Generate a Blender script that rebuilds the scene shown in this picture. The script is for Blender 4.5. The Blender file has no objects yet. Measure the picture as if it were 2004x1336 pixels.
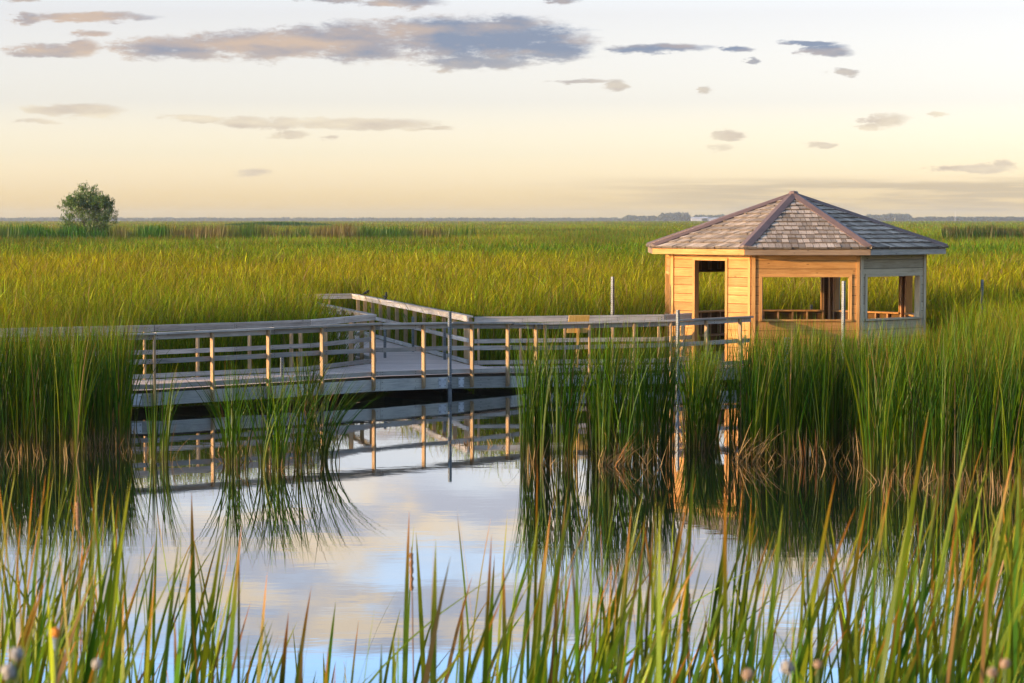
import bpy, math, random
import numpy as np
from mathutils import Vector
random.seed(7)
RNG = np.random.default_rng(11)
scn = bpy.context.scene
col = scn.collection
F_PX, HCAM = 4700.0, 3.7
PITCH = math.atan(240 / F_PX)
SUN_AZ, SUN_EL = math.radians(19), math.radians(7.5)      # azimuth: from -X turned towards the camera


# ------------------------------------------------------------------ helpers
def tag(o, label=None, cat=None, group=None, kind=None):
    if label: o['label'] = label
    if cat: o['category'] = cat
    if group: o['group'] = group
    if kind: o['kind'] = kind
    return o


def empty(name, loc, label, cat, group=None, rz=0):
    o = bpy.data.objects.new(name, None)
    o.location = loc
    o.rotation_euler.z = rz
    o.empty_display_size = .3
    col.objects.link(o)
    return tag(o, label, cat, group)


class MB:
    """collects boards, tubes and faces with a UV in metres and a tone per face"""
    def __init__(s):
        s.v, s.f, s.uv, s.tone, s.mi = [], [], [], [], []

    def face(s, pts, uvs=None, tone=1.0, mi=0):
        b = len(s.v)
        s.v += [tuple(p) for p in pts]
        s.f.append(list(range(b, b + len(pts))))
        s.uv += [tuple(u) for u in (uvs or [(0, 0)] * len(pts))]
        s.tone.append(tone)
        s.mi.append(mi)

    def board(s, p0, p1, wv, tv, tone=None, mi=0):
        """bar from p0 to p1; wv, tv full width and thickness vectors, centred"""
        p0, p1, wv, tv = Vector(p0), Vector(p1), Vector(wv), Vector(tv)
        if tone is None: tone = random.uniform(.78, 1.18)
        L, W, T = (p1 - p0).length, wv.length, tv.length
        o = random.uniform(0, 60)
        q = random.uniform(0, 60)
        c = {}
        for i, p in ((0, p0), (1, p1)):
            for j in (0, 1):
                for k in (0, 1):
                    c[i, j, k] = p + wv * (j - .5) + tv * (k - .5)
        def F(keys, uv): s.face([c[k] for k in keys], uv, tone, mi)
        u = [(o, q), (o + L, q), (o + L, q + W), (o, q + W)]
        F([(0, 0, 1), (1, 0, 1), (1, 1, 1), (0, 1, 1)], u)
        u2 = [(o, q + 3), (o, q + 3 + W), (o + L, q + 3 + W), (o + L, q + 3)]
        F([(0, 0, 0), (0, 1, 0), (1, 1, 0), (1, 0, 0)], u2)
        u3 = [(o, q + 5), (o + L, q + 5), (o + L, q + 5 + T), (o, q + 5 + T)]
        F([(0, 0, 0), (1, 0, 0), (1, 0, 1), (0, 0, 1)], u3)
        F([(0, 1, 1), (1, 1, 1), (1, 1, 0), (0, 1, 0)], u3)
        e = [(o, q), (o + .01, q), (o + .01, q + W), (o, q + W)]
        F([(0, 0, 0), (0, 0, 1), (0, 1, 1), (0, 1, 0)], e)
        F([(1, 0, 0), (1, 1, 0), (1, 1, 1), (1, 0, 1)], e)

    def prism(s, poly, z0, z1, tone=None, mi=0, ud=(1, 0)):
        if tone is None: tone = random.uniform(.8, 1.15)
        a = sum(poly[i][0] * poly[(i + 1) % len(poly)][1] - poly[(i + 1) % len(poly)][0] * poly[i][1] for i in range(len(poly)))
        if a < 0: poly = poly[::-1]
        o, q = random.uniform(0, 60), random.uniform(0, 60)
        uv = [(o + p[0] * ud[0] + p[1] * ud[1], q - p[0] * ud[1] + p[1] * ud[0]) for p in poly]
        s.face([(p[0], p[1], z1) for p in poly], uv, tone, mi)
        s.face([(p[0], p[1], z0) for p in poly[::-1]], uv[::-1], tone, mi)
        n = len(poly)
        for i in range(n):
            a_, b_ = poly[i], poly[(i + 1) % n]
            L = math.hypot(b_[0] - a_[0], b_[1] - a_[1])
            s.face([(a_[0], a_[1], z0), (b_[0], b_[1], z0), (b_[0], b_[1], z1), (a_[0], a_[1], z1)],
                   [(o, q), (o + L, q), (o + L, q + z1 - z0), (o, q + z1 - z0)], tone, mi)

    def tube(s, pts, rad, n=8, tone=1, mi=0):
        rings = []
        for i, p in enumerate(pts):
            p = Vector(p)
            d = (Vector(pts[min(i + 1, len(pts) - 1)]) - Vector(pts[max(i - 1, 0)])).normalized()
            a = d.cross(Vector((0, 0, 1)) if abs(d.z) < .9 else Vector((1, 0, 0))).normalized()
            b = d.cross(a)
            r = rad[i]
            rings.append([p + (a * math.cos(t) + b * math.sin(t)) * r for t in [2 * math.pi * k / n for k in range(n)]])
        base = len(s.v)
        for r in rings: s.v += [tuple(x) for x in r]
        for i in range(len(rings) - 1):
            for k in range(n):
                k2 = (k + 1) % n
                s.f.append([base + i * n + k, base + i * n + k2, base + (i + 1) * n + k2, base + (i + 1) * n + k])
                s.uv += [(i * .2, k / n), (i * .2, (k + 1) / n), ((i + 1) * .2, (k + 1) / n), ((i + 1) * .2, k / n)]
                s.tone.append(tone); s.mi.append(mi)
        for ring, rev in ((0, False), (len(rings) - 1, True)):
            ids = [base + ring * n + k for k in range(n)]
            s.f.append(ids[::-1] if rev else ids)
            s.uv += [(0, 0)] * n
            s.tone.append(tone); s.mi.append(mi)

    def build(s, name, mats, parent=None, smooth=False, origin=None):
        me = bpy.data.meshes.new(name)
        me.from_pydata(s.v, [], s.f)
        uv = me.uv_layers.new(name='UVMap')
        uv.data.foreach_set('uv', np.array(s.uv, dtype=np.float32).ravel())
        at = me.attributes.new('tone', 'FLOAT', 'FACE')
        at.data.foreach_set('value', np.array(s.tone, dtype=np.float32))
        for m in (mats if isinstance(mats, (list, tuple)) else [mats]): me.materials.append(m)
        me.polygons.foreach_set('material_index', s.mi)
        if smooth: me.polygons.foreach_set('use_smooth', [True] * len(s.f))
        me.update()
        o = bpy.data.objects.new(name, me)
        col.objects.link(o)
        if parent is not None:
            o.parent = parent
            po = parent
            off = Vector((0, 0, 0))
            while po is not None:
                off += Vector(po.location); po = po.parent
            o.location = -off
        return o


def nodes_of(m):
    m.use_nodes = True
    nt = m.node_tree
    nt.nodes.clear()
    return nt, nt.nodes, nt.links


class NT:
    """tiny node-building helper"""
    def __init__(s, nt): s.nt, s.n, s.l = nt, nt.nodes, nt.links
    def new(s, t, **k):
        x = s.n.new(t)
        for a, b in k.items(): setattr(x, a, b)
        return x
    def link(s, a, b): s.l.new(a, b)
    def setin(s, sock, v):
        if isinstance(v, bpy.types.NodeSocket): s.l.new(v, sock)
        else: sock.default_value = v
    def math(s, op, a, b=0.0, c=None, clamp=False):
        x = s.new('ShaderNodeMath', operation=op, use_clamp=clamp)
        s.setin(x.inputs[0], a); s.setin(x.inputs[1], b)
        if c is not None: s.setin(x.inputs[2], c)
        return x.outputs[0]
    def mix(s, f, a, b, mode='MIX'):
        x = s.new('ShaderNodeMix', data_type='RGBA', blend_type=mode)
        s.setin(x.inputs[0], f); s.setin(x.inputs[6], a); s.setin(x.inputs[7], b)
        return x.outputs[2]
    def noise(s, vec, scale, detail=3, rough=.55):
        x = s.new('ShaderNodeTexNoise')
        if vec is not None: s.l.new(vec, x.inputs['Vector'])
        x.inputs['Scale'].default_value = scale
        x.inputs['Detail'].default_value = detail
        x.inputs['Roughness'].default_value = rough
        return x.outputs['Fac']
    def mapr(s, v, a, b, c=0., d=1., smooth=False):
        x = s.new('ShaderNodeMapRange')
        if smooth: x.interpolation_type = 'SMOOTHSTEP'
        s.setin(x.inputs[0], v)
        x.inputs[1].default_value, x.inputs[2].default_value = a, b
        x.inputs[3].default_value, x.inputs[4].default_value = c, d
        return x.outputs[0]
    def ramp(s, v, stops):
        x = s.new('ShaderNodeValToRGB')
        cr = x.color_ramp
        while len(cr.elements) < len(stops): cr.elements.new(.5)
        for e, (p, c) in zip(cr.elements, stops):
            e.position = p; e.color = (*c, 1)
        s.setin(x.inputs[0], v)
        return x.outputs[0]
    def scalev(s, vec, sc):
        x = s.new('ShaderNodeMapping')
        s.l.new(vec, x.inputs[0]); x.inputs['Scale'].default_value = sc
        return x.outputs[0]


def wood(name, c_dark, c_mid, c_light, rough=.8, knots=.5, green=0.0):
    m = bpy.data.materials.new(name)
    nt, _, _ = nodes_of(m); t = NT(nt)
    uv = t.new('ShaderNodeTexCoord').outputs['UV']
    g1 = t.noise(t.scalev(uv, (1.2, 22, 1)), 1.6, 5, .65)
    g2 = t.noise(t.scalev(uv, (3, 90, 1)), 2.0, 3, .6)
    big = t.noise(uv, 1.3, 3, .6)
    v = t.math('ADD', t.math('MULTIPLY', g1, .55), t.math('MULTIPLY', g2, .25))
    v = t.math('ADD', v, t.math('MULTIPLY', big, .3))
    c = t.ramp(v, [(.36, c_dark), (.54, c_mid), (.72, c_light)])
    vo = t.new('ShaderNodeTexVoronoi'); vo.feature = 'F1'
    t.link(t.scalev(uv, (2.6, 7, 1)), vo.inputs['Vector']); vo.inputs['Scale'].default_value = 1.0
    k = t.mapr(vo.outputs['Distance'], .05, .12, knots, 0, True)
    c = t.mix(k, c, (*[x * .28 for x in c_dark], 1))
    at = t.new('ShaderNodeAttribute', attribute_name='tone')
    c = t.mix(1.0, c, at.outputs['Fac'], 'MULTIPLY')
    hsv = t.new('ShaderNodeHueSaturation')
    hsv.inputs['Saturation'].default_value = 1
    t.link(c, hsv.inputs['Color'])
    if green:
        w = t.mapr(t.noise(uv, 2.2, 3), .55, .7, 0, green)
        c = t.mix(w, c, (.12, .15, .09, 1))
    bs = t.new('ShaderNodeBsdfPrincipled')
    t.link(c, bs.inputs['Base Color'])
    bs.inputs['Roughness'].default_value = rough
    bs.inputs['Specular IOR Level'].default_value = .25
    bp = t.new('ShaderNodeBump'); bp.inputs['Strength'].default_value = .5; bp.inputs['Distance'].default_value = .004
    t.link(v, bp.inputs['Height']); t.link(bp.outputs[0], bs.inputs['Normal'])
    t.link(bs.outputs[0], t.new('ShaderNodeOutputMaterial').inputs[0])
    return m


def plain(name, c, rough=.6, metal=0., var=.25, scale=6., c2=None, spec=.4):
    m = bpy.data.materials.new(name)
    nt, _, _ = nodes_of(m); t = NT(nt)
    oc = t.new('ShaderNodeTexCoord').outputs['Object']
    n = t.noise(oc, scale, 5, .65)
    b = c2 or tuple(x * (1 - var) for x in c)
    cc = t.ramp(n, [(.32, b), (.62, c)])
    at = t.new('ShaderNodeAttribute', attribute_name='tone')
    cc = t.mix(1.0, cc, at.outputs['Fac'], 'MULTIPLY')
    bs = t.new('ShaderNodeBsdfPrincipled')
    t.link(cc, bs.inputs['Base Color'])
    bs.inputs['Roughness'].default_value = rough
    bs.inputs['Metallic'].default_value = metal
    bs.inputs['Specular IOR Level'].default_value = spec
    t.link(bs.outputs[0], t.new('ShaderNodeOutputMaterial').inputs[0])
    return m


def leafmat(name, trans=.35, gloss=.008):
    m = bpy.data.materials.new(name)
    nt, _, _ = nodes_of(m); t = NT(nt)
    c = t.new('ShaderNodeAttribute', attribute_name='Col').outputs['Color']
    d = t.new('ShaderNodeBsdfDiffuse'); t.link(c, d.inputs[0])
    tr = t.new('ShaderNodeBsdfTranslucent'); t.link(t.mix(1.0, c, (1.25, 1.15, .6, 1), 'MULTIPLY'), tr.inputs[0])
    mx = t.new('ShaderNodeMixShader'); mx.inputs[0].default_value = trans
    t.link(d.outputs[0], mx.inputs[1]); t.link(tr.outputs[0], mx.inputs[2])
    gl = t.new('ShaderNodeBsdfGlossy'); gl.inputs['Roughness'].default_value = .38
    gl.inputs['Color'].default_value = (.8, .8, .8, 1)
    m2 = t.new('ShaderNodeMixShader'); m2.inputs[0].default_value = gloss
    t.link(mx.outputs[0], m2.inputs[1]); t.link(gl.outputs[0], m2.inputs[2])
    t.link(m2.outputs[0], t.new('ShaderNodeOutputMaterial').inputs[0])
    return m


M = {}
M['grey'] = wood('weathered_grey_wood', (.20, .175, .15), (.40, .37, .33), (.58, .55, .49), green=.12)
M['post'] = wood('post_wood', (.24, .155, .08), (.40, .27, .145), (.50, .36, .21))
M['beam'] = wood('beam_wood', (.22, .23, .21), (.42, .42, .38), (.58, .57, .49), green=.35)
M['deck'] = wood('deck_wood', (.42, .32, .26), (.62, .50, .43), (.74, .63, .55), knots=.25)
M['cedar'] = wood('cedar_siding', (.27, .125, .04), (.51, .26, .082), (.64, .37, .135), knots=.6)
M['cedar_grey'] = wood('weathered_siding', (.33, .27, .18), (.54, .46, .32), (.68, .60, .45), knots=.8)
M['fascia'] = wood('brown_shaded_board', (.13, .09, .06), (.24, .17, .11), (.34, .25, .17), knots=.8)  # darker brown carries the shade on the front fascia
M['inner'] = wood('inner_framing', (.26, .13, .07), (.40, .23, .12), (.50, .31, .17))
M['shake'] = wood('cedar_shake', (.22, .155, .11), (.43, .34, .255), (.62, .51, .39), knots=.1)
M['flash'] = plain('brown_flashing', (.19, .125, .105), .5, .0, .25, 3)
M['steel'] = plain('galvanised_steel', (.20, .225, .24), .5, .3, .35, 9)
M['plate'] = plain('bright_galvanised_plate', (.62, .66, .70), .5, .0, .25, 12)
M['gap_shade'] = wood('gap_shade_timber', (.02, .017, .013), (.045, .036, .026), (.07, .056, .04))  # near-black: shade of the gap below the toe boards put into the colour
M['hole'] = plain('punched_hole', (.02, .02, .02), .9)
M['yellow'] = wood('ochre_sign_wood', (.42, .24, .05), (.58, .36, .10), (.66, .44, .15), knots=.1)
M['bird'] = plain('black_plumage', (.010, .010, .012), .45, 0, .3, 40)
M['leaf'] = leafmat('reed_leaf')
M['treeleaf'] = leafmat('tree_leaf', .2, .03)
M['bark'] = plain('bark', (.09, .07, .05), .9, 0, .4, 4)


# ------------------------------------------------------------------ projection helpers (photo pixels to places)
def at(px, D, z=0.0):
    return Vector(((px - 1002) / F_PX * D, D, z))


# ------------------------------------------------------------------ reed blades
def vnoise(x, y, seed=0):
    """cheap smooth value noise"""
    xi, yi = np.floor(x).astype(np.int64), np.floor(y).astype(np.int64)
    xf, yf = x - xi, y - yi
    xf, yf = xf * xf * (3 - 2 * xf), yf * yf * (3 - 2 * yf)
    def h(a, b):
        v = np.sin(a * 127.1 + b * 311.7 + seed * 17.3) * 43758.5453
        return v - np.floor(v)
    return (h(xi, yi) * (1 - xf) + h(xi + 1, yi) * xf) * (1 - yf) + (h(xi, yi + 1) * (1 - xf) + h(xi + 1, yi + 1) * xf) * yf


def blades(name, X, Y, Z0, H, W, LX, LY, cb, cm, ct, nseg=3, tb=.12, tt=.82, power=1.7, parent=None, face=None, mat=None, tap=3):
    n = len(X)
    t = np.linspace(0, 1, nseg + 1)
    nv = 2 * nseg + 1
    th = RNG.uniform(0, math.pi, n) if face is None else face
    P = np.zeros((n, nv, 3), np.float32)
    C = np.ones((n, nv, 4), np.float32)
    tw = RNG.normal(0, .5, n)
    for k in range(nseg + 1):
        tk = t[k]
        cx = X + LX * tk ** power
        cy = Y + LY * tk ** power
        bend = np.hypot(LX, LY)
        cz = Z0 + H * (tk - .25 * (bend / H) * tk ** 3)
        wk = W * (1 - (.15 if tap == 3 else .45) * (1 - tk)) * (1 - tk ** tap) * .5
        a = th + tw * tk
        dx, dy = np.cos(a) * wk, np.sin(a) * wk
        f = np.clip((tk - 0) / max(tb, 1e-3), 0, 1)
        g = np.clip((tk - tt) / (1 - tt + 1e-6), 0, 1)
        cc = cb * (1 - f) + cm * f
        cc = cc * (1 - g) + ct * g
        if k < nseg:
            P[:, 2 * k, 0], P[:, 2 * k, 1], P[:, 2 * k, 2] = cx - dx, cy - dy, cz
            P[:, 2 * k + 1, 0], P[:, 2 * k + 1, 1], P[:, 2 * k + 1, 2] = cx + dx, cy + dy, cz
            C[:, 2 * k, :3] = cc
            C[:, 2 * k + 1, :3] = cc
        else:
            P[:, nv - 1, 0], P[:, nv - 1, 1], P[:, nv - 1, 2] = cx, cy, cz
            C[:, nv - 1, :3] = cc
    loops, starts = [], []
    o = 0
    for k in range(nseg - 1):
        loops += [2 * k, 2 * k + 1, 2 * k + 3, 2 * k + 2]; starts.append(o); o += 4
    loops += [2 * nseg - 2, 2 * nseg - 1, 2 * nseg]; starts.append(o); o += 3
    L = (np.array(loops)[None, :] + (np.arange(n) * nv)[:, None]).ravel().astype(np.int32)
    S = (np.array(starts)[None, :] + (np.arange(n) * o)[:, None]).ravel().astype(np.int32)
    me = bpy.data.meshes.new(name)
    me.vertices.add(n * nv); me.loops.add(len(L)); me.polygons.add(len(S))
    me.vertices.foreach_set('co', P.ravel())
    me.loops.foreach_set('vertex_index', L)
    me.polygons.foreach_set('loop_start', S)
    a = me.attributes.new('Col', 'FLOAT_COLOR', 'POINT')
    a.data.foreach_set('color', C.ravel())
    me.materials.append(mat or M['leaf'])
    me.update(calc_edges=True)
    ob = bpy.data.objects.new(name, me)
    col.objects.link(ob)
    if parent is not None: ob.parent = parent
    return ob


GREEN = np.array([.050, .165, .003]); DEEP = np.array([.016, .070, .004]); YEL = np.array([.28, .25, .003])
ORG = np.array([.34, .15, .018]); TAN = np.array([.24, .155, .07]); BROWN = np.array([.16, .09, .04])


def reedcols(X, Y, yel, n):
    """yel: 0..1 how yellow the leaves are"""
    r = RNG.random(n)[:, None]
    y = np.clip(yel + RNG.normal(0, .22, n), 0, 1)[:, None]
    cm = DEEP * (1 - r) + GREEN * r
    cm = cm * (1 - y * .75) + YEL * y * .75
    cm = cm * np.exp(RNG.normal(0, .28, n))[:, None]
    dead = (RNG.random(n) < .02 + .05 * np.clip(yel, 0, 1))[:, None]
    cm = np.where(dead, TAN * (.6 + .5 * r), cm)
    q = RNG.random(n)[:, None]
    tipc = np.where(q < .22 + .35 * y, ORG * (.6 + .6 * r), cm * 1.35 + YEL * .25)
    cb = cm * .45 + TAN * .6 * (.35 + r)
    return cb, cm, tipc


def inpoly(x, y, poly):
    r = np.zeros(len(x), bool)
    m = len(poly)
    for i in range(m):
        x0, y0 = poly[i]; x1, y1 = poly[(i + 1) % m]
        c = ((y0 > y) != (y1 > y))
        r ^= c & (x < (x1 - x0) * (y - y0) / (y1 - y0 + 1e-12) + x0)
    return r


# ------------------------------------------------------------------ boardwalk layout (plan points: x, y, z offset)
Fp = [(-14.2, 43.0, 0), (-9.51, 44.6, 0), (-6.81, 45.6, 0), (-2.7, 49.1, .03), (-1.3, 50.3, 0), (-.02, 51.4, -.05),
      (.56, 51.9, -.085), (3.61, 52.5, -.045), (5.36, 53.82, -.01)]
Bl = [(-14.9, 45.9, 0), (-10.1, 47.4, 0), (-7.29, 48.8, 0), (-4.34, 51.3, 0), (-3.12, 54.4, 0)]
Lb = [(-3.12, 54.4, 0), (-4.95, 61.7, 0), (-5.8, 65.5, 0), (-9.5, 66.5, 0)]
Rb = [(-.96, 53.6, 0), (-4.58, 69.3, 0), (-5.5, 69.1, 0), (-9.5, 69.3, 0)]
Br = [(-.85, 53.78, -.03), (3.45, 54.45, -.01), (4.10, 55.05, 0)]
WALK_EXCL = [[(p[0], p[1]) for p in Fp[:6]] + [(-.02, 53.9)] + [(p[0], p[1]) for p in Bl[::-1]],
             [(-3.4, 53.9), (-.6, 53.3), (-4.3, 69.0), (-4.3, 69.7), (-10, 69.7), (-10, 66.2), (-6.1, 65.3)],
             [(-.4, 51.0), (.56, 51.7), (3.7, 52.2), (5.6, 53.8), (4.2, 55.3), (3.4, 54.8), (-.9, 54.1)]]
DECK_Z = .44


def offs(poly, d):
    return poly


# pavilion plan
PC = Vector((6.66, 56.93, 0)); SIDE = 2.44; APO = SIDE * 1.2071; PR = math.radians(-1.2)
def octv(apo, k):
    """vertex k of the octagon: k = 0 is the left end of the front face"""
    R = apo / math.cos(math.pi / 8)
    a = -math.pi / 2 - math.pi / 8 + k * math.pi / 4 + PR
    return Vector((PC.x + R * math.cos(a), PC.y + R * math.sin(a), 0))
PAV_EXCL = [tuple(octv(APO + .35, k)[:2]) for k in range(8)]

# ------------------------------------------------------------------ fields of reeds
def wdist(D):
    return 3.7 * F_PX / D + 428


def field():
    xs, ys = [], []
    # near and middle reeds
    def sample(d0, d1, dens, mult=1.0):
        # dens(D) per square metre
        lo, hi = -.2400, .2400
        N = int(max(dens(d0) * (hi - lo) * d0, dens(d1) * (hi - lo) * d1) * (d1 - d0) * 1.02)
        D = RNG.uniform(d0, d1, N)
        keep = RNG.random(N) < dens(D) * D / max(dens(d0) * d0, dens(d1) * d1)
        D = D[keep]
        u = RNG.uniform(lo, hi, len(D))
        return u * D, D
    edges = [46, 56, 70, 90, 120, 160, 220, 300, 400, 560, 800, 1200, 2350]
    def dens(D):
        D = np.asarray(D, float)
        a = 120 * (52 / np.maximum(D, 52)) ** 1.75
        b = 120 * (52 / 400) ** 1.75 * (400 / np.maximum(D, 400)) ** 2.5
        return np.where(D < 400, a, b)
    for i in range(len(edges) - 1):
        x, y = sample(edges[i], edges[i + 1], lambda D: dens(D))
        xs.append(x); ys.append(y)
    x, y = np.concatenate(xs), np.concatenate(ys)
    # extra strip at the left, outside the frame
    # front edge of the main bed
    fx = np.array([-40, -14, -10.1, -7.3, -4.6, -3.6, -3.5, -.6, -.5, 3.2, 3.3, 10.2, 10.3, 60])
    fy = np.array([47.5, 47.2, 48.1, 49.6, 52.2, 55.2, 55.2, 55.0, 54.6, 55.5, 60.4, 60.4, 46.0, 46.0])
    keep = y > np.interp(x, fx, fy)
    for p in WALK_EXCL + [PAV_EXCL]: keep &= ~inpoly(x, y, p)
    dn = vnoise(x / 1.1, y / 1.6, 3)
    keep &= ~((y < 120) & (RNG.random(len(x)) > .45 + .9 * dn))
    x, y = x[keep], y[keep]
    n = len(x)
    big = vnoise(x / 14 + 5, y / 26, 1) * .6 + vnoise(x / 5, y / 8, 2) * .4
    h = 2.02 + .60 * (big - .5) + RNG.normal(0, .16, n)
    h = np.where((x > -.0818 * y) & (x < -3) & (y < 62.5), np.minimum(h, 1.50 + .12 * RNG.random(n)), h)
    far = np.clip((y - 55) / 60, 0, 1)
    px = x / y * F_PX + 1002
    # yellow share: leaf colour plus golden sunlight painted in, strongest near and left
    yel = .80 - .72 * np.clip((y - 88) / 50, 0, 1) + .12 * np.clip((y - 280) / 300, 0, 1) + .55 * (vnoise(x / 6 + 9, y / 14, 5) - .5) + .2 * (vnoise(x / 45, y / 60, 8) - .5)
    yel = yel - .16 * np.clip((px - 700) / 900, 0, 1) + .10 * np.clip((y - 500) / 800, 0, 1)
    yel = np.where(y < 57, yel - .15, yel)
    w = .017 * (np.maximum(y, 50) / 52) ** 1.0 * RNG.uniform(.7, 1.3, n)
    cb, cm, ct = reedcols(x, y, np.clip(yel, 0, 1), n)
    mot = vnoise(x / 7, y / 17, 12) * .6 + vnoise(x / 24, y / 60, 14) * .4
    dark = np.where(y > 100, .62 + .72 * np.clip((mot - .25) / .5, 0, 1), 1.0)[:, None]
    lx = RNG.normal(.12, .38, n) * (1 + y / 500); ly = RNG.normal(0, .3, n)
    # short leaning upper leaves, the flecks one sees on top of the bed
    k2 = np.where((y < 170) & (RNG.random(n) < np.where(y < 110, .95, .6)))[0]
    m2 = len(k2)
    x2, y2 = x[k2] + RNG.normal(0, .12, m2), y[k2] + RNG.normal(0, .12, m2)
    h2 = h[k2] * RNG.uniform(.66, .90, m2); L2 = RNG.uniform(.25, .55, m2)
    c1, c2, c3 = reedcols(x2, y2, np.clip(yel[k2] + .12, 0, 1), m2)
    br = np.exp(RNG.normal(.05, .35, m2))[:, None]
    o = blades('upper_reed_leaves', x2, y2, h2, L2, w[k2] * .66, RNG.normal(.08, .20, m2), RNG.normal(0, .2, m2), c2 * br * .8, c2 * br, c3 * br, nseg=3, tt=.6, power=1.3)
    tag(o, 'short leaning sunlit leaf tips over the cattail bed behind the boardwalk', 'reeds', kind='stuff')
    near = y < 110
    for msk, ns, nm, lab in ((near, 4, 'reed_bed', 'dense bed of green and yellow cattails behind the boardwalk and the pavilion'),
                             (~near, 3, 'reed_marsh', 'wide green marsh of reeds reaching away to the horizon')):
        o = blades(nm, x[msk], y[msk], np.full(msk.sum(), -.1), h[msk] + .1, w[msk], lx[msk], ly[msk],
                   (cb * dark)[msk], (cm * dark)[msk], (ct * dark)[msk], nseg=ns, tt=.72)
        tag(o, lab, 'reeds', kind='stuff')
    print('field blades', n)


def patch(polys, dens, hfun, yel, w=.018, lean=.2, seg=5, dead=.0, clumpy=.6, bias=.08, cs=.5):
    """blades in plan polygons; returns arrays"""
    X, Y = [], []
    for poly in polys:
        px = [p[0] for p in poly]; py = [p[1] for p in poly]
        A = (max(px) - min(px)) * (max(py) - min(py))
        N = int(A * dens * 1.6)
        x, y = RNG.uniform(min(px), max(px), N), RNG.uniform(min(py), max(py), N)
        k = inpoly(x, y, poly)
        X.append(x[k]); Y.append(y[k])
    x, y = np.concatenate(X), np.concatenate(Y)
    c = vnoise(x / cs + 3, y / cs + 7, 21)
    k = RNG.random(len(x)) < (1 - clumpy) + clumpy * 1.6 * np.clip(c - .15, 0, 1)
    x, y = x[k], y[k]
    m = max(1, len(x) // 8)                      # plants, a fan of leaves each
    cx_, cy_ = x[:m], y[:m]; pb = RNG.normal(bias, .13, m); pb2 = RNG.normal(0, .12, m); ps = RNG.uniform(.9, 1.05, m)
    idx = RNG.integers(0, m, len(x)); n = len(x)
    fan = RNG.normal(0, 1, n); fan2 = RNG.normal(0, 1, n)
    x = cx_[idx] + fan * .035; y = cy_[idx] + fan2 * .035
    h = hfun(x, y) * RNG.uniform(.86, 1.09, n)
    cb, cm, ct = reedcols(x, y, np.full(n, yel), n)
    cm = cm * .70; cb = cb * .8  # blades darkened below the tips: shade inside the stands put into colour
    lx, ly = pb[idx] + fan * lean, pb2[idx] + fan2 * lean; h = h * ps[idx]
    W = w * RNG.uniform(.6, 1.25, n)
    if dead:
        m = int(n * dead)
        i = RNG.integers(0, n, m)
        x = np.concatenate([x, x[i] + RNG.normal(0, .1, m)]); y = np.concatenate([y, y[i] + RNG.normal(0, .1, m)])
        h = np.concatenate([h, RNG.uniform(.15, .75, m)])
        W = np.concatenate([W, w * RNG.uniform(.6, 1.1, m)])
        s = RNG.uniform(.6, 1.25, m)[:, None]
        tanc = TAN * s
        cb, cm, ct = np.concatenate([cb, tanc * .8]), np.concatenate([cm, tanc]), np.concatenate([ct, tanc])
        lx = np.concatenate([lx, RNG.normal(0, .28, m)]); ly = np.concatenate([ly, RNG.normal(0, .25, m)])
    return x, y, h, W, lx, ly, cb, cm, ct


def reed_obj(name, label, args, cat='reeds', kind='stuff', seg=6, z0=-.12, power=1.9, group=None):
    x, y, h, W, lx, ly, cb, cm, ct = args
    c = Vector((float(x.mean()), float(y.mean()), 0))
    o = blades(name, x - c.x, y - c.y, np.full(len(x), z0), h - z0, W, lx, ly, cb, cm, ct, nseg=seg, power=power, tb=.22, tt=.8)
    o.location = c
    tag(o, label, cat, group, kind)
    return o


def pw(pxs, Ds):
    """plan polygon from (pixel column, distance) pairs"""
    return [(at(a, b).x, b) for a, b in zip(pxs, Ds)]


field()
capy = lambda x, y, yy: 3.7 - (yy - 428) / F_PX * y
pxof = lambda x, y: x / y * F_PX + 1002
reed_obj('reed_bank', 'thick stand of cattails in front of the boardwalk at the left edge of the photo',
         patch([pw([-260, 90, 150, 175, 250, 252, 225, -260], [38.3, 38.3, 37.4, 38.9, 39.2, 43.3, 44.6, 42.2]), pw([85, 145, 145, 85], [36.3, 36.3, 38.4, 38.4]), pw([245, 268, 262, 245], [38.9, 39.6, 42, 43]),
                pw([-260, 70, 60, -260], [37, 37.4, 38.4, 38.4])],
               88, lambda x, y: 2.02 + .1 * vnoise(x, y, 4), .16, dead=.10, clumpy=.5))
reed_obj('reed_bank', 'broad stand of tall cattails in the water below the pavilion on the right',
         patch([pw([1432, 1700, 1705, 2260, 2260, 1850, 1690, 1428], [36.4, 36.6, 33.9, 32.6, 46.4, 46.6, 45.5, 40.0])],
               88, lambda x, y: np.minimum(2.02 + .12 * vnoise(x, y, 6), capy(x, y, np.where(pxof(x, y) < 1850, 633, 560)) + .1 * vnoise(x * 3, y * 3, 9)),
               .12, dead=.10, clumpy=.55))
tuft = 'cattail clumps standing in the open water'
reed_obj('cattail_clump', 'tall dense cattail clump in the water just right of the open railing, left of two',
         patch([pw([1022, 1135, 1130, 1025], [36.0, 36.0, 37.7, 37.7])], 165, lambda x, y: 2.02 + .15 * vnoise(x * 2, y * 2, 4), .05, dead=.10, clumpy=.5),
         'cattails', None, group=tuft)
reed_obj('cattail_clump', 'widest cattail clump in the water, with bent straw-coloured stalks at its foot',
         patch([pw([1150, 1305, 1315, 1150], [35.9, 36.2, 38.5, 38.5])], 150, lambda x, y: 2.06 + .13 * vnoise(x * 2, y * 2, 5), .06, dead=.16, clumpy=.5),
         'cattails', None, group=tuft)
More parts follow.
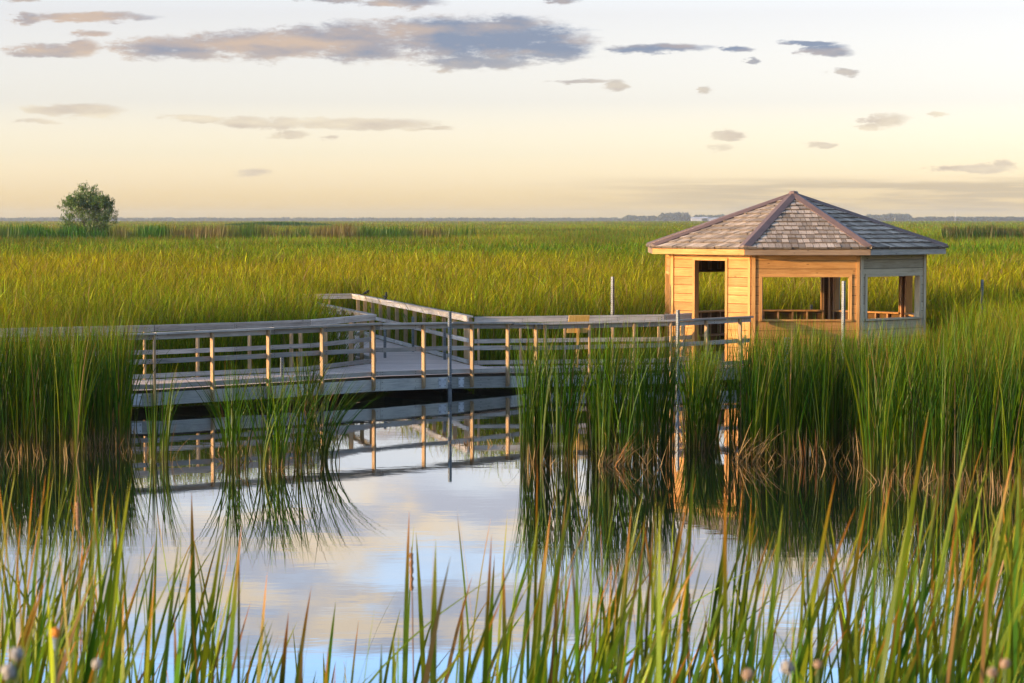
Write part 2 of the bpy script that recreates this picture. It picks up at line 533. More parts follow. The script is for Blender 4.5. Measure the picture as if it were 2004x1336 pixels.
reed_obj('cattail_clump', 'sparse spreading cattail clump in front of the middle of the boardwalk',
         patch([pw([425, 545, 640, 540, 425], [35.4, 35.0, 36.3, 37.2, 36.6])], 72, lambda x, y: 1.50 + .30 * vnoise(x * 2, y * 2, 5), .10, dead=.18, clumpy=.45, lean=.30, bias=.10),
         'cattails', None, group=tuft)
reed_obj('cattail_clump', 'narrow upright cattail tuft in front of the first railing post at the left',
         patch([pw([291, 322, 322, 291], [36.2, 36.2, 37.4, 37.4])], 95, lambda x, y: 1.35 + .15 * vnoise(x * 2, y * 2, 5), .08, dead=.1, clumpy=.2, lean=.14),
         'cattails', None, group=tuft)
reed_obj('cattail_clump', 'yellowish reed tuft with brown foot touching the boardwalk beam',
         patch([pw([570, 612, 612, 570], [46.2, 46.4, 47.2, 47.0])], 120, lambda x, y: 1.18 + .35 * vnoise(x * 2, y * 2, 5), .34, dead=.3, clumpy=.1, lean=.2),
         'cattails', None, group=tuft)
reed_obj('cattail_clump', 'thin tuft of reeds leaning right beside the dark water under the boardwalk',
         patch([pw([600, 655, 655, 600], [36.1, 36.1, 37.2, 37.2])], 60, lambda x, y: 1.45 + .2 * vnoise(x * 2, y * 2, 5), .05, dead=.1, clumpy=.1, lean=.2, bias=.42),
         'cattails', None, group=tuft)
reed_obj('cattail_clump', 'thin see-through cattails between the two big stands right of the blue-grey steel post',
         patch([pw([1345, 1400, 1400, 1350], [38.2, 38.2, 44, 44]), pw([1330, 1432, 1432, 1335], [37.4, 37.4, 39.8, 39.8]), pw([1060, 1320, 1320, 1060], [43.5, 43.5, 47, 47])], 30, lambda x, y: 1.55 + .15 * vnoise(x * 2, y * 2, 5), .15, dead=.3, clumpy=.4),
         'cattails', None, group=tuft)

# broken straw stalks at the water line
def stubble():
    rows = []
    def add(px0, px1, D0, D1, n, h0, h1, lean=.06, lx=0):
        for _ in range(n):
            D = random.uniform(D0, D1); p = at(random.uniform(px0, px1), D)
            rows.append((p.x, p.y, random.uniform(h0, h1), random.gauss(lx, lean), random.gauss(0, lean)))
    add(150, 262, 38.6, 39.3, 90, .08, .42); add(-80, 150, 36.2, 38.3, 80, .08, .35); add(240, 330, 37.4, 39.6, 60, .06, .26); add(330, 520, 36.6, 39.5, 46, .04, .16)
    add(870, 1010, 38.2, 40.0, 44, .03, .15); add(560, 640, 43, 46, 20, .1, .4)
    add(1020, 1140, 35.8, 36.3, 40, .12, .5, .07); add(1150, 1310, 35.7, 36.3, 75, .12, .6, .12)
    add(1168, 1215, 35.7, 36.1, 26, .35, .85, .08, .42); add(1425, 1480, 36.3, 36.8, 30, .35, .8, .1, .40)
    add(1440, 1705, 36.2, 36.8, 120, .12, .6, .14); add(1700, 2010, 32.6, 34.2, 130, .08, .4, .1); add(1880, 2010, 31.6, 33, 60, .06, .3)
    rows = [q for q in rows if random.random() < .62]
    A = np.array(rows); n = len(A); r = RNG.uniform(.45, 1.35, n)[:, None]
    c = np.array([.29, .205, .095]) * r
    c = np.where(RNG.random(n)[:, None] < .12, np.array([.28, .12, .04]) * r, c)
    o = blades('broken_stalks', A[:, 0], A[:, 1], np.full(n, -.05), A[:, 2] + .05, RNG.uniform(.010, .024, n), A[:, 3], A[:, 4], c * .6, c, c * 1.1, nseg=4, tb=.15, power=1.1)
    tag(o, 'broken straw-coloured stalks standing and leaning along the foot of the reeds', 'dead reeds', kind='stuff')
stubble()

# taller brown-plumed reeds far behind, left half of the view
def tall_band():
    n = 15000
    px = RNG.uniform(-60, 940, n); D = RNG.uniform(250, 282, n)
    k = vnoise(px / 26, D / 400, 31)
    keep = (RNG.random(n) < .15 + 1.0 * k) & (RNG.random(n) < np.clip((940 - px) / 150, 0, 1))
    px, D = px[keep], D[keep]; n = len(px)
    x = (px - 1002) / F_PX * D
    env = 2.75 + .6 * vnoise(px / 35, px * 0, 33) + .3 * ((px > 425) & (px < 525))
    h = env * RNG.uniform(.72, 1.05, n)
    br = np.clip(vnoise(px / 60, px * 0, 35) * 1.5 - .35 + .35 * (px > 600), 0, 1)[:, None]
    r = RNG.random(n)[:, None]
    cm = (DEEP * .7 + GREEN * .3) * (1 - .6 * br) * (.7 + .6 * r) + BROWN * .8 * br
    ct = TAN * .55 * br + cm * (1 - br) * 1.2
    ct = np.where(r < .5, ct, cm * 1.2)
    o = blades('tall_reeds', x, D, np.zeros(n), h, .16 * RNG.uniform(.6, 1.3, n), RNG.normal(.1, .2, n), RNG.normal(0, .2, n), cm * .8, cm, ct, nseg=3, tt=.7)
    tag(o, 'dark band of taller brown-topped reeds across the marsh beside the lone tree', 'reeds', kind='stuff')
    n = 5200
    px = np.concatenate([RNG.uniform(1845, 2080, n // 2), RNG.uniform(440, 650, n // 2)])
    D = np.concatenate([RNG.uniform(240, 268, n // 2), RNG.uniform(690, 760, n // 2)])
    x = (px - 1002) / F_PX * D
    h = np.concatenate([2.9 + .3 * vnoise(px[:n // 2] / 20, px[:n // 2] * 0, 3), 2.3 + .75 * np.sin(np.clip((px[n // 2:] - 440) / 210, 0, 1) * math.pi) * np.ones(n - n // 2)])
    h = h * RNG.uniform(.85, 1.04, n)
    r = RNG.random(n)[:, None]
    isr = (px > 1800)[:, None]
    cm = np.where(isr, DEEP * .9 + BROWN * .3 * r, DEEP)
    ct = np.where(isr & (r > .4), TAN * .5, cm)
    o = blades('plumed_reeds', x, D, np.zeros(n), h, np.where(px > 1800, .15, .38), RNG.normal(.1, .2, n), RNG.normal(0, .2, n), cm * .8, cm, ct, nseg=3, tt=.7)
    tag(o, 'brownish taller reeds in far patches of the marsh, near the right edge and on a low rise', 'reeds', kind='stuff')
tall_band()

# ------------------------------------------------------------------ ground, water
def sheet(name, xs, ys, zf, mat, kind='structure'):
    v = [(x, y, zf(x, y)) for y in ys for x in xs]
    nx = len(xs)
    f = [(j * nx + i, j * nx + i + 1, (j + 1) * nx + i + 1, (j + 1) * nx + i) for j in range(len(ys) - 1) for i in range(nx - 1)]
    me = bpy.data.meshes.new(name); me.from_pydata(v, [], f); me.materials.append(mat)
    me.polygons.foreach_set('use_smooth', [True] * len(f)); me.update()
    o = bpy.data.objects.new(name, me); col.objects.link(o)
    return tag(o, kind=kind)


def gz(y):
    if y < 0: return 2.0
    if y < 12: return 2.0 - .1 * y
    if y < 17: return .8 - (y - 12) * .26
    return -.5
mud = plain('marsh_mud', (.035, .032, .018), .95, 0, .4, .8, spec=.1)
sheet('ground', [-7000, -2000, -500, -100, -40] + list(range(-20, 21, 2)) + [40, 100, 500, 2000, 7000],
      [-300, -20, -5, 0, 2, 4, 6, 8, 10, 12, 13, 14, 15, 16, 17, 20, 60, 200, 800, 3000, 9000], lambda x, y: gz(y), mud)
m = bpy.data.materials.new('pond_water'); nt, _, _ = nodes_of(m); t = NT(nt)
oc = t.new('ShaderNodeTexCoord').outputs['Object']
r1 = t.noise(t.scalev(oc, (1.0, 2.2, 1)), 1.3, 3, .55)
r2 = t.noise(t.scalev(oc, (1.0, 1.6, 1)), 5.0, 2, .5)
calm = t.mapr(t.noise(t.scalev(oc, (.12, .35, 1)), 1.0, 2), .5, .68, .35, 1.0, True)
hgt = t.math('MULTIPLY', t.math('ADD', t.math('MULTIPLY', r1, .85), t.math('MULTIPLY', r2, .15)), calm)
bp = t.new('ShaderNodeBump'); bp.inputs['Strength'].default_value = 1.0; bp.inputs['Distance'].default_value = .0016
t.link(hgt, bp.inputs['Height'])
lw = t.new('ShaderNodeFresnel'); lw.inputs['IOR'].default_value = 1.45; t.link(bp.outputs[0], lw.inputs['Normal'])
gl = t.new('ShaderNodeBsdfGlossy'); gl.inputs['Roughness'].default_value = .012; gl.inputs['Color'].default_value = (1, 1, 1, 1); t.link(bp.outputs[0], gl.inputs['Normal'])
df = t.new('ShaderNodeBsdfDiffuse'); df.inputs[0].default_value = (.018, .020, .012, 1)
mx = t.new('ShaderNodeMixShader'); t.link(t.mapr(lw.outputs[0], .02, .6, .08, .80), mx.inputs[0]); t.link(df.outputs[0], mx.inputs[1]); t.link(gl.outputs[0], mx.inputs[2])
t.link(mx.outputs[0], t.new('ShaderNodeOutputMaterial').inputs[0])
sheet('water', [-3900, -600, -60, 60, 600, 3900], [13, 60, 300, 1200, 3900], lambda x, y: 0.0, m)

# ------------------------------------------------------------------ boardwalk
walk = empty('boardwalk', (-1.5, 51.5, 0), 'grey weathered wooden boardwalk with railings crossing the pond and forking to the back left', 'boardwalk')


def clip(poly, n, c, sign):
    """keep the side where sign*(p.n - c) >= 0"""
    out = []
    for i in range(len(poly)):
        a, b = poly[i], poly[(i + 1) % len(poly)]
        da, db = sign * (a[0] * n[0] + a[1] * n[1] - c), sign * (b[0] * n[0] + b[1] * n[1] - c)
        if da >= 0: out.append(a)
        if (da > 0 > db) or (da < 0 < db):
            k = da / (da - db)
            out.append((a[0] + (b[0] - a[0]) * k, a[1] + (b[1] - a[1]) * k))
    return out


def planks(mb, poly, ud, z, w=.14, gap=.012, th=.036):
    L = math.hypot(*ud); ud = (ud[0] / L, ud[1] / L); n = (-ud[1], ud[0])
    ds = [p[0] * n[0] + p[1] * n[1] for p in poly]
    s = min(ds)
    while s < max(ds):
        q = clip(clip(poly, n, s, 1), n, s + w - gap, -1)
        if len(q) > 2: mb.prism(q, z - th, z, random.uniform(.82, 1.14), ud=ud)
        s += w


xy = lambda p: (p[0], p[1])
FO = Fp
def inset(pts, q):
    out = []
    for i, p in enumerate(pts):
        a, b = pts[max(i - 1, 0)], pts[min(i + 1, len(pts) - 1)]
        L = math.hypot(b[0] - a[0], b[1] - a[1])
        out.append((p[0] - (b[1] - a[1]) / L * q, p[1] + (b[0] - a[0]) / L * q, p[2]))
    return out
Fp = inset(FO, .10)
dm = MB()
z = DECK_Z
planks(dm, [xy(Fp[0]), xy(Fp[1]), xy(Bl[1]), xy(Bl[0])], (-.32, .95), z)
planks(dm, [xy(Fp[1]), xy(Fp[2]), xy(Bl[2]), xy(Bl[1])], (-.40, .92), z)
planks(dm, [xy(Fp[2]), xy(Fp[3]), xy(Bl[4]), xy(Bl[3]), xy(Bl[2])], (-.64, .77), z - .001)
planks(dm, [xy(Fp[3]), (-.08, 51.48), (-.80, 53.6), xy(Rb[0]), (-3.8, 65.9), (-5.8, 65.5), xy(Lb[1]), xy(Lb[0])], (.99, .10), z - .003)
planks(dm, [(-5.8, 65.5), (-3.8, 65.9), xy(Rb[1]), xy(Rb[2]), xy(Rb[3]), xy(Lb[3])], (.05, 1), z - .006)
planks(dm, [(-.08, 51.48), xy(Fp[6]), xy(Fp[7]), xy(Br[1]), xy(Br[0])], (-.05, 1), z - .045)
planks(dm, [xy(Fp[7]), (5.3, 53.76), xy(Br[2]), xy(Br[1])], (-.6, .75), z - .03)
dm.build('deck', M['deck'], walk)
rj = MB()  # dark board added to stand for the shaded gap above the side beam
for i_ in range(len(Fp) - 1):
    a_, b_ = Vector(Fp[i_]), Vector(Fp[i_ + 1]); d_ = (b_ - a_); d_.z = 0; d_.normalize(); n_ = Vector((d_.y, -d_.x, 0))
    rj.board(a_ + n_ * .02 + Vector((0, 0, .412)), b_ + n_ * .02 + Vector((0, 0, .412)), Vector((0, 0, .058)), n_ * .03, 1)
rj.build('gap_shade_board', M['gap_shade'], walk)
Fp = FO


def pathlen(pts):
    return [math.hypot(pts[i + 1][0] - pts[i][0], pts[i + 1][1] - pts[i][1]) for i in range(len(pts) - 1)]


def along(pts, s):
    for i, L in enumerate(pathlen(pts)):
        if s <= L or i == len(pts) - 2:
            k = s / L
            a, b = pts[i], pts[i + 1]
            return Vector((a[0] + (b[0] - a[0]) * k, a[1] + (b[1] - a[1]) * k, a[2] + (b[2] - a[2]) * k)), Vector((b[0] - a[0], b[1] - a[1], 0)).normalized()
        s -= L


def px_to_s(pts, px):
    """arc length where the path crosses a picture column"""
    acc = 0
    u = (px - 1002) / F_PX
    for i, L in enumerate(pathlen(pts)):
        a, b = pts[i], pts[i + 1]
        ga, gb = a[0] - u * a[1], b[0] - u * b[1]
        if ga * gb <= 0: return acc + L * ga / (ga - gb)
        acc += L
    return None


def railing(pts, out, label, stations, toe=True, mid=True, beam=True, breaks=()):
    """out: +1 when the outside of the walk is to the right of the travel direction"""
    cap = MB(); md = MB(); te = MB(); bm_ = MB()
    up = Vector((0, 0, 1))
    for i in range(len(pts) - 1):
        a, b = Vector(pts[i]), Vector(pts[i + 1])
        d = (b - a); d.z = 0; L = d.length; d.normalize()
        n = Vector((d.y, -d.x, 0)) * out
        k = max(1, round(L / 2.45))
        for j in range(k):
            p, q = a.lerp(b, j / k), a.lerp(b, (j + 1) / k)
            g = d * .004
            def seg(mb, z0, z1, off, th, tone=None):
                zc = (z0 + z1) / 2
                w0, w1 = up * random.gauss(0, .0035), up * random.gauss(0, .0035)
                o0, o1 = n * random.gauss(0, .002), n * random.gauss(0, .002)
                mb.board(p + n * off + up * zc + g + w0 + o0, q + n * off + up * zc - g + w1 + o1, up * (z1 - z0), n * th, tone or random.uniform(.68, 1.22))
                if th < .06:
                    for e in (.03, .5, .97):
                        for v_ in (-.25, .25):
                            c_ = p.lerp(q, e) + up * (zc + v_ * (z1 - z0)) - n * 0
                            for sd in (1, -1):
                                cc = c_ + n * (off + sd * (th / 2 + .0025))
                                mb.board(cc - d * .007, cc + d * .007, up * .014, n * .004, 1, 1)
            seg(cap, 1.502, 1.54, .022, .15)
            seg(cap, 1.408, 1.499, -.02, .038)
            if mid: seg(md, .945, 1.035, -.02, .038)
            if toe: seg(te, .462, .552, -.02, .038)
            if beam: seg(bm_, .145, .385, -.028, .05)
    h = cap.build('handrail', [M['grey'], M['hole']], walk)
    h['label'] = label
    if mid: md.build('middle_rail', [M['grey'], M['hole']], h)
    if toe: te.build('toe_board', [M['grey'], M['hole']], h)
    if beam: bm_.build('side_beam', [M['beam'], M['hole']], walk)
    for s in stations:
        p, d = along(pts, s)
        n = Vector((d.y, -d.x, 0)) * out
        m_ = MB()
        T = .038; W = .092
        o_ = .001
        zt, zb = 1.498 + p.z, .165 + p.z
        # profile in (n, z), chamfered at the outer top and bottom corners
        prof = [(o_, zb), (W - .03, zb), (W, zb + .05), (W, zt - .055), (W - .035, zt), (o_, zt)]
        base = Vector((p.x, p.y, 0))
        A = [base + n * a_ + up * b_ - d * T / 2 for a_, b_ in prof]
        B = [v + d * T for v in A]
        q = random.uniform(0, 50); tn = random.uniform(.85, 1.1)
        uvs = [(q + b_, q + a_) for a_, b_ in prof]
        m_.face(A if out > 0 else A[::-1], uvs if out > 0 else uvs[::-1], tn)
        m_.face(B[::-1] if out > 0 else B, uvs[::-1] if out > 0 else uvs, tn)
        for i in range(6):
            j = (i + 1) % 6
            L = math.hypot(prof[i][0] - prof[j][0], prof[i][1] - prof[j][1])
            fc = [A[j], A[i], B[i], B[j]] if out > 0 else [A[i], A[j], B[j], B[i]]
            m_.face(fc, [(q, q), (q + L, q), (q + L, q + T), (q, q + T)], tn)
        m_.build('post', M['post'], h)
    return h


fs = [px_to_s(Fp, x) for x in (-90, 20, 140, 198, 300, 412, 522, 627, 728, 826, 921, 991, 1046, 1067, 1153, 1240, 1312, 1324, 1380, 1446)]
railing(Fp, 1, 'near railing of the boardwalk, running from the left bank to the pavilion', [s for s in fs if s is not None])
bs_ = [px_to_s(Bl, x) for x in (-60, 60, 170, 283, 388, 490, 572, 590, 640, 690)]
railing(Bl, -1, 'far railing of the left part of the boardwalk', [s for s in bs_ if s is not None])
railing(Lb, -1, 'left railing of the branch leading away', [.12 + 1.22 * i for i in range(12)])
railing(Rb, 1, 'right railing of the branch leading away, lit by the sun', [.1] + [.55 + 1.25 * i for i in range(16)])
bs_ = [px_to_s(Br, x) for x in (937, 1019, 1106, 1200, 1290, 1340)]
railing(Br, -1, 'far railing between the fork and the pavilion', [s for s in bs_ if s is not None])

# cross members and plates below the deck
for s in [px_to_s(Fp, x) for x in (262, 412, 560, 728, 880, 991, 1120, 1240, 1325)]:
    p, d = along(Fp, s); n = Vector((-d.y, d.x, 0))
    cr = MB(); cr.board(p + n * .06 + Vector((0, 0, .27)), p + n * 2.2 + Vector((0, 0, .27)), Vector((0, 0, .22)), d * .05); cr.build('cross_joist', M['beam'], walk)
for x, hw in ((865, .10), (902, .075), (265, .10), (590, .13)):
    p, d = along(Fp, px_to_s(Fp, x)); n = Vector((d.y, -d.x, 0))
    m_ = MB()
    p = p + Vector((0, 0, .27)) + n * .004
    m_.board(p - d * hw, p + d * hw, Vector((0, 0, .2)), n * .010, 1)
    for a in (-.7, .7):
        for b in (-.06, .06):
            c = p + d * hw * a + Vector((0, 0, b)) + n * .009
            m_.board(c - d * .012, c + d * .012, Vector((0, 0, .024)), n * .012, .5)
    m_.build('joint_plate', M['plate'], walk)


def steel_post(px, D, ztop, label, z0=-.4, w=.058, rot=.6, seed=0):
    b = at(px, D, 0)
    r = empty('steel_post', (b.x, b.y, 0), label, 'steel post', 'perforated steel posts')
    m_ = MB()
    a, c = Vector((math.cos(rot), math.sin(rot), 0)) * w, Vector((-math.sin(rot), math.cos(rot), 0)) * w
    m_.board(b + Vector((0, 0, z0)), b + Vector((0, 0, ztop)), a, c, 1)
    h = m_
    zz = .05
    while zz < ztop - .03:
        for s, (f, g) in enumerate(((c, a), (a, c))):
            for sg in (-1, 1):
                p = b + f * .5 * sg + f.normalized() * sg * .0015 + Vector((0, 0, zz))
                h.board(p - Vector((0, 0, .008)), p + Vector((0, 0, .008)), g.normalized() * .016, f.normalized() * .003, 1, 1)
        zz += .05
    h.build('tube', [M['steel'], M['hole']], r)
    return r


sp = steel_post(880, 49.85, 1.775, 'perforated steel post standing in the open water before the near railing, left of the reeds', rot=.55)
b = at(880, 49.85)
m_ = MB(); m_.tube([(b.x, b.y, -.4), (b.x, b.y, .16), (b.x, b.y, .2)], [.034, .034, .05], 10); m_.tube([(b.x, b.y, .02), (b.x, b.y, .10)], [.045, .045], 10)
m_.build('clamp', M['steel'], sp)
steel_post(1327, 51.7, 1.74, 'bluish steel post beside the near railing in front of the pavilion door wall', rot=.75)
steel_post(1651, 52.2, 2.35, 'tall perforated steel post in the reeds in front of the pavilion window', rot=.75)
steel_post(1199, 55.3, 2.37, 'tall pale steel post behind the far railing, left of the pavilion', rot=.75)
steel_post(1922, 56.0, 2.28, 'thin steel post among the reeds right of the pavilion', rot=.3, w=.05)
steel_post(1489.5, 55.0, 2.44, 'steel post inside the pavilion at the left edge of its front window', z0=.3, rot=.3)
steel_post(1640.5, 60.6, 2.5, 'pale steel post behind the pavilion seen through its front window', rot=.2, w=.075)
steel_post(1541, 40.5, 1.70, 'short capped steel post with its top just above the reeds below the front window', rot=.4, w=.07)
steel_post(1588, 61.0, 1.52, 'short steel post end showing above the back sill of the pavilion', rot=.2)
steel_post(551, 48.6, .98, 'short steel post between the two railings behind the sparse clump', rot=.4)
steel_post(246, 44.9, 1.02, 'short steel post beside the reeds at the left end of the open railing', rot=.4, w=.05)
steel_post(753, 56.4, 1.25, 'steel post between railing posts behind the start of the branch', rot=.2, z0=-.4)
steel_post(808, 58.9, 1.30, 'steel post against the right railing of the branch, farther one', rot=.2)
steel_post(870, 55.7, 1.25, 'steel post against the right railing of the branch, nearer one', rot=.2)

# sign on the boardwalk, seen from behind
b = at(1129, 52.9)
sg = empty('sign', (b.x, b.y, .4), 'ochre wooden sign panel on a post behind the near railing, seen from its back', 'sign')
m_ = MB()
R_ = Vector((1, .12, 0)).normalized(); U_ = Vector((.12, -.30, .95)).normalized(); N_ = R_.cross(U_)
c = Vector((b.x, b.y, 1.385)) + R_ * .03
m_.board(c - U_ * .205, c + U_ * .205, R_ * .46, N_ * .035, 1)
m_.build('panel', M['yellow'], sg)
m_ = MB(); m_.board(Vector((b.x - .0, b.y + .03, .40)), Vector((b.x + .03, b.y + .03, 1.3)), R_ * .06, Vector((0, .07, 0)), 1)
m_.build('leg', M['yellow'], sg)

# birds on the far rail
def bird(px, label, flip, turn, tilt):
    p, d = along(Rb, px_to_s(Rb, px))
    base = Vector((p.x, p.y, 1.541))
    r = empty('bird', base, label, 'bird', 'black birds on the handrail')
    m_ = MB()
    ca, sa = math.cos(turn), math.sin(turn)
    def T(x, y, z): return base + Vector((x * ca - y * sa, x * sa + y * ca, z))
    sp = [(-.155, .030, .006), (-.12, .045, .012), (-.075, .062, .020), (-.04, .078, .036), (0, .095, .043), (.035, .115, .038),
          (.055, .135, .030), (.07, .150, .028), (.088, .153, .020), (.098, .150, .009), (.122, .145, .002)]
    if tilt: sp = [(x * .55, z + (.5 * x if x > 0 else .35 * x), r_) for x, z, r_ in sp]
    m_.tube([T(x, 0, z) for x, z, _ in sp], [q for _, _, q in sp], 10)
    for sgn in (-1, 1):
        m_.tube([T(-.01, sgn * .02, .062), T(.005, sgn * .022, .03), T(.0, sgn * .022, .0)], [.006, .004, .004], 6)
        m_.tube([T(.0, sgn * .022, .003), T(.025, sgn * .026, .003)], [.003, .002], 5)
        wv = [T(.03, sgn * .036, .11), T(-.03, sgn * .043, .09), T(-.10, sgn * .026, .055)]
        m_.tube(wv, [.012, .016, .003], 6)
    m_.build('body', M['bird'], r, smooth=True)
bird(716, 'black bird leaning forward on the handrail, tail down, the left one of two', 1, .15, False)
bird(755, 'smaller-looking black bird sitting upright on the handrail, the right one of two', 1, 1.2, True)

# ------------------------------------------------------------------ pavilion
pav = empty('pavilion', (PC.x, PC.y, 0), 'eight-sided wooden pavilion with shake roof and open windows in the reeds', 'pavilion')
WZ0, WZ1 = .20, 2.95
SILL, HEAD, DTOP = 1.44, 2.41, 2.77
up = Vector((0, 0, 1))
kinds = {0: 'win', 1: 'win', 2: 'win', 3: 'win', 4: 'win', 5: 'win', 6: 'win', 7: 'door'}   # 0 = front, counter-clockwise
for k in range(8):
    a, b = octv(APO, k), octv(APO, k + 1)
    d = (b - a).normalized(); n = Vector((d.y, -d.x, 0)); L = (b - a).length
    mat = M['cedar_grey'] if k in (1, 2) else M['cedar']
    kd = kinds[k]
    u0, u1 = (.23, L - .23) if kd == 'win' else (.74, 1.70)
    s0, s1 = (SILL, HEAD) if kd == 'win' else (WZ0, DTOP)
    wm = MB()
    def P(u, z, o=0.0): return a + d * u + n * o + up * z
    zz = WZ0
    rows = []
    hb = .1985
    while zz < WZ1 - .01:
        rows.append((zz, min(zz + hb, WZ1))); zz += hb
    for (r0, r1) in rows:
        g = .013
        tn = random.uniform(.74, 1.14)
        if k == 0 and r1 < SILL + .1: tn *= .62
        pieces = []
        # split the row at the opening
        if r1 <= s0 + .001 or r0 >= s1 - .001: pieces.append((0, L, r0, r1))
        else:
            pieces += [(0, u0, r0, r1), (u1, L, r0, r1)]
            if r0 < s0: pieces.append((u0, u1, r0, s0))
            if r1 > s1: pieces.append((u0, u1, s1, r1))
        for (x0, x1, z0, z1) in pieces:
            if x1 - x0 < .01 or z1 - z0 < .012: continue
            gg = g if z1 == r1 else 0
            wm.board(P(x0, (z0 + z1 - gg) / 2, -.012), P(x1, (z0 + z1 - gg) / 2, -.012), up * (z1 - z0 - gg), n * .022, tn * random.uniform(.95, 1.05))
    # dark sheet behind the joints: shadow lines of the laps put into its tone
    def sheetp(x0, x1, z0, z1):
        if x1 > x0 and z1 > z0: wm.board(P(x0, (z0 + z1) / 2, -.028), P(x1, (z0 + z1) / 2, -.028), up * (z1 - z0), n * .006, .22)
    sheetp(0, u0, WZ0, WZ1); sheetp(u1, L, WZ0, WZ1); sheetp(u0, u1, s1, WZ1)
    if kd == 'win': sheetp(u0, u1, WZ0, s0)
    w_ = wm.build('wall', mat, pav)
    if k in (1, 2): w_['label'] = 'pale grey weathered wall panel'
    if k == 0: w_['label'] = 'front wall panel, darker below the window'
    # framing inside
    sm = MB()
    st = [u0 - .04, u1 + .04] + [.05, L - .05]
    for x in st: sm.board(P(x, WZ0 + .1, -.078), P(x, WZ1 - .02, -.078), d * .04, n * .09)
    xs_ = [u0 + .36 * i for i in range(1, int((u1 - u0) / .36) + 1)]
    for x in xs_:
        if x > u1 - .08: continue
        if kd == 'win': sm.board(P(x, DECK_Z, -.078), P(x, SILL - .045, -.078), d * .04, n * .09)
        sm.board(P(x, s1 + .045, -.078), P(x, WZ1 - .02, -.078), d * .04, n * .09)
    sm.board(P(.1, WZ1 - .045, -.165), P(L - .1, WZ1 - .045, -.165), up * .09, n * .08)
    sm.build('wall_studs', M['inner'], w_)
    # frame round the opening
    fm = MB(); cw, cp = .05, .012
    fm.board(P(u0 - cw, s1 + cw / 2, cp), P(u1 + cw, s1 + cw / 2, cp), up * cw, n * .022)
    for x in (u0 - cw / 2, u1 + cw / 2): fm.board(P(x, s0 - (cw if kd == 'win' else -.01), cp), P(x, s1, cp), d * cw, n * .020)
    fm.board(P(u0, s1 - .009, -.05), P(u1, s1 - .009, -.05), up * .018, n * .15)
    for x in (u0 + .009, u1 - .009): fm.board(P(x, s0, -.05), P(x, s1 - .019, -.05), d * .018, n * .146)
    if kd == 'win':
        fm.board(P(u0 - cw, s0 - .02, .03), P(u1 + cw, s0 - .02, .03), up * .038, n * .06)
        fm.board(P(u0 - .02, s0 - .02, -.095), P(u1 + .02, s0 - .02, -.095), up * .036, n * .17)
    fm.build('window_frame' if kd == 'win' else 'door_frame', mat if k in (1,) else M['cedar'], pav)
    # corner boards
    ct = MB()
    ct.board(P(.052, WZ0 - .02, .014), P(.052, WZ1 - .03, .014), d * .085, n * .026)
    ct.build('corner_board', M['cedar_grey'] if k in (1,) else M['cedar'], pav); ct = MB()
    ct.board(P(L - .045, WZ0 - .02, .013), P(L - .045, WZ1 - .03, .013), d * .07, n * .024)
    ct.build('corner_board', M['cedar_grey'] if k in (1,) else M['cedar'], pav)

# floor and low benches inside
fm = MB(); planks(fm, [tuple(octv(APO - .03, k)[:2]) for k in range(8)], (1, .1), DECK_Z - .01)
fm.build('floor', M['deck'], pav)
bmk = MB()
for k in range(1, 7):
    a, b = octv(APO - .35, k), octv(APO - .35, k + 1)
    bmk.board(a + up * .86, b + up * .86, up * .04, (b - a).cross(up).normalized() * .34)
    for t_ in (.12, .88):
        p = a.lerp(b, t_); bmk.board(p + up * DECK_Z, p + up * .84, Vector((.06, 0, 0)), Vector((0, .06, 0)))
bmk.build('bench', M['inner'], pav)
for k in range(0, 8):   # skirt joists and piles
    pass
pl = MB()
for k in range(8):
    v = octv(APO - .12, k); pl = MB(); pl.board(v + up * -.45, v + up * .40, Vector((.14, 0, 0)), Vector((0, .14, 0))); pl.build('foundation_post', M['beam'], pav)

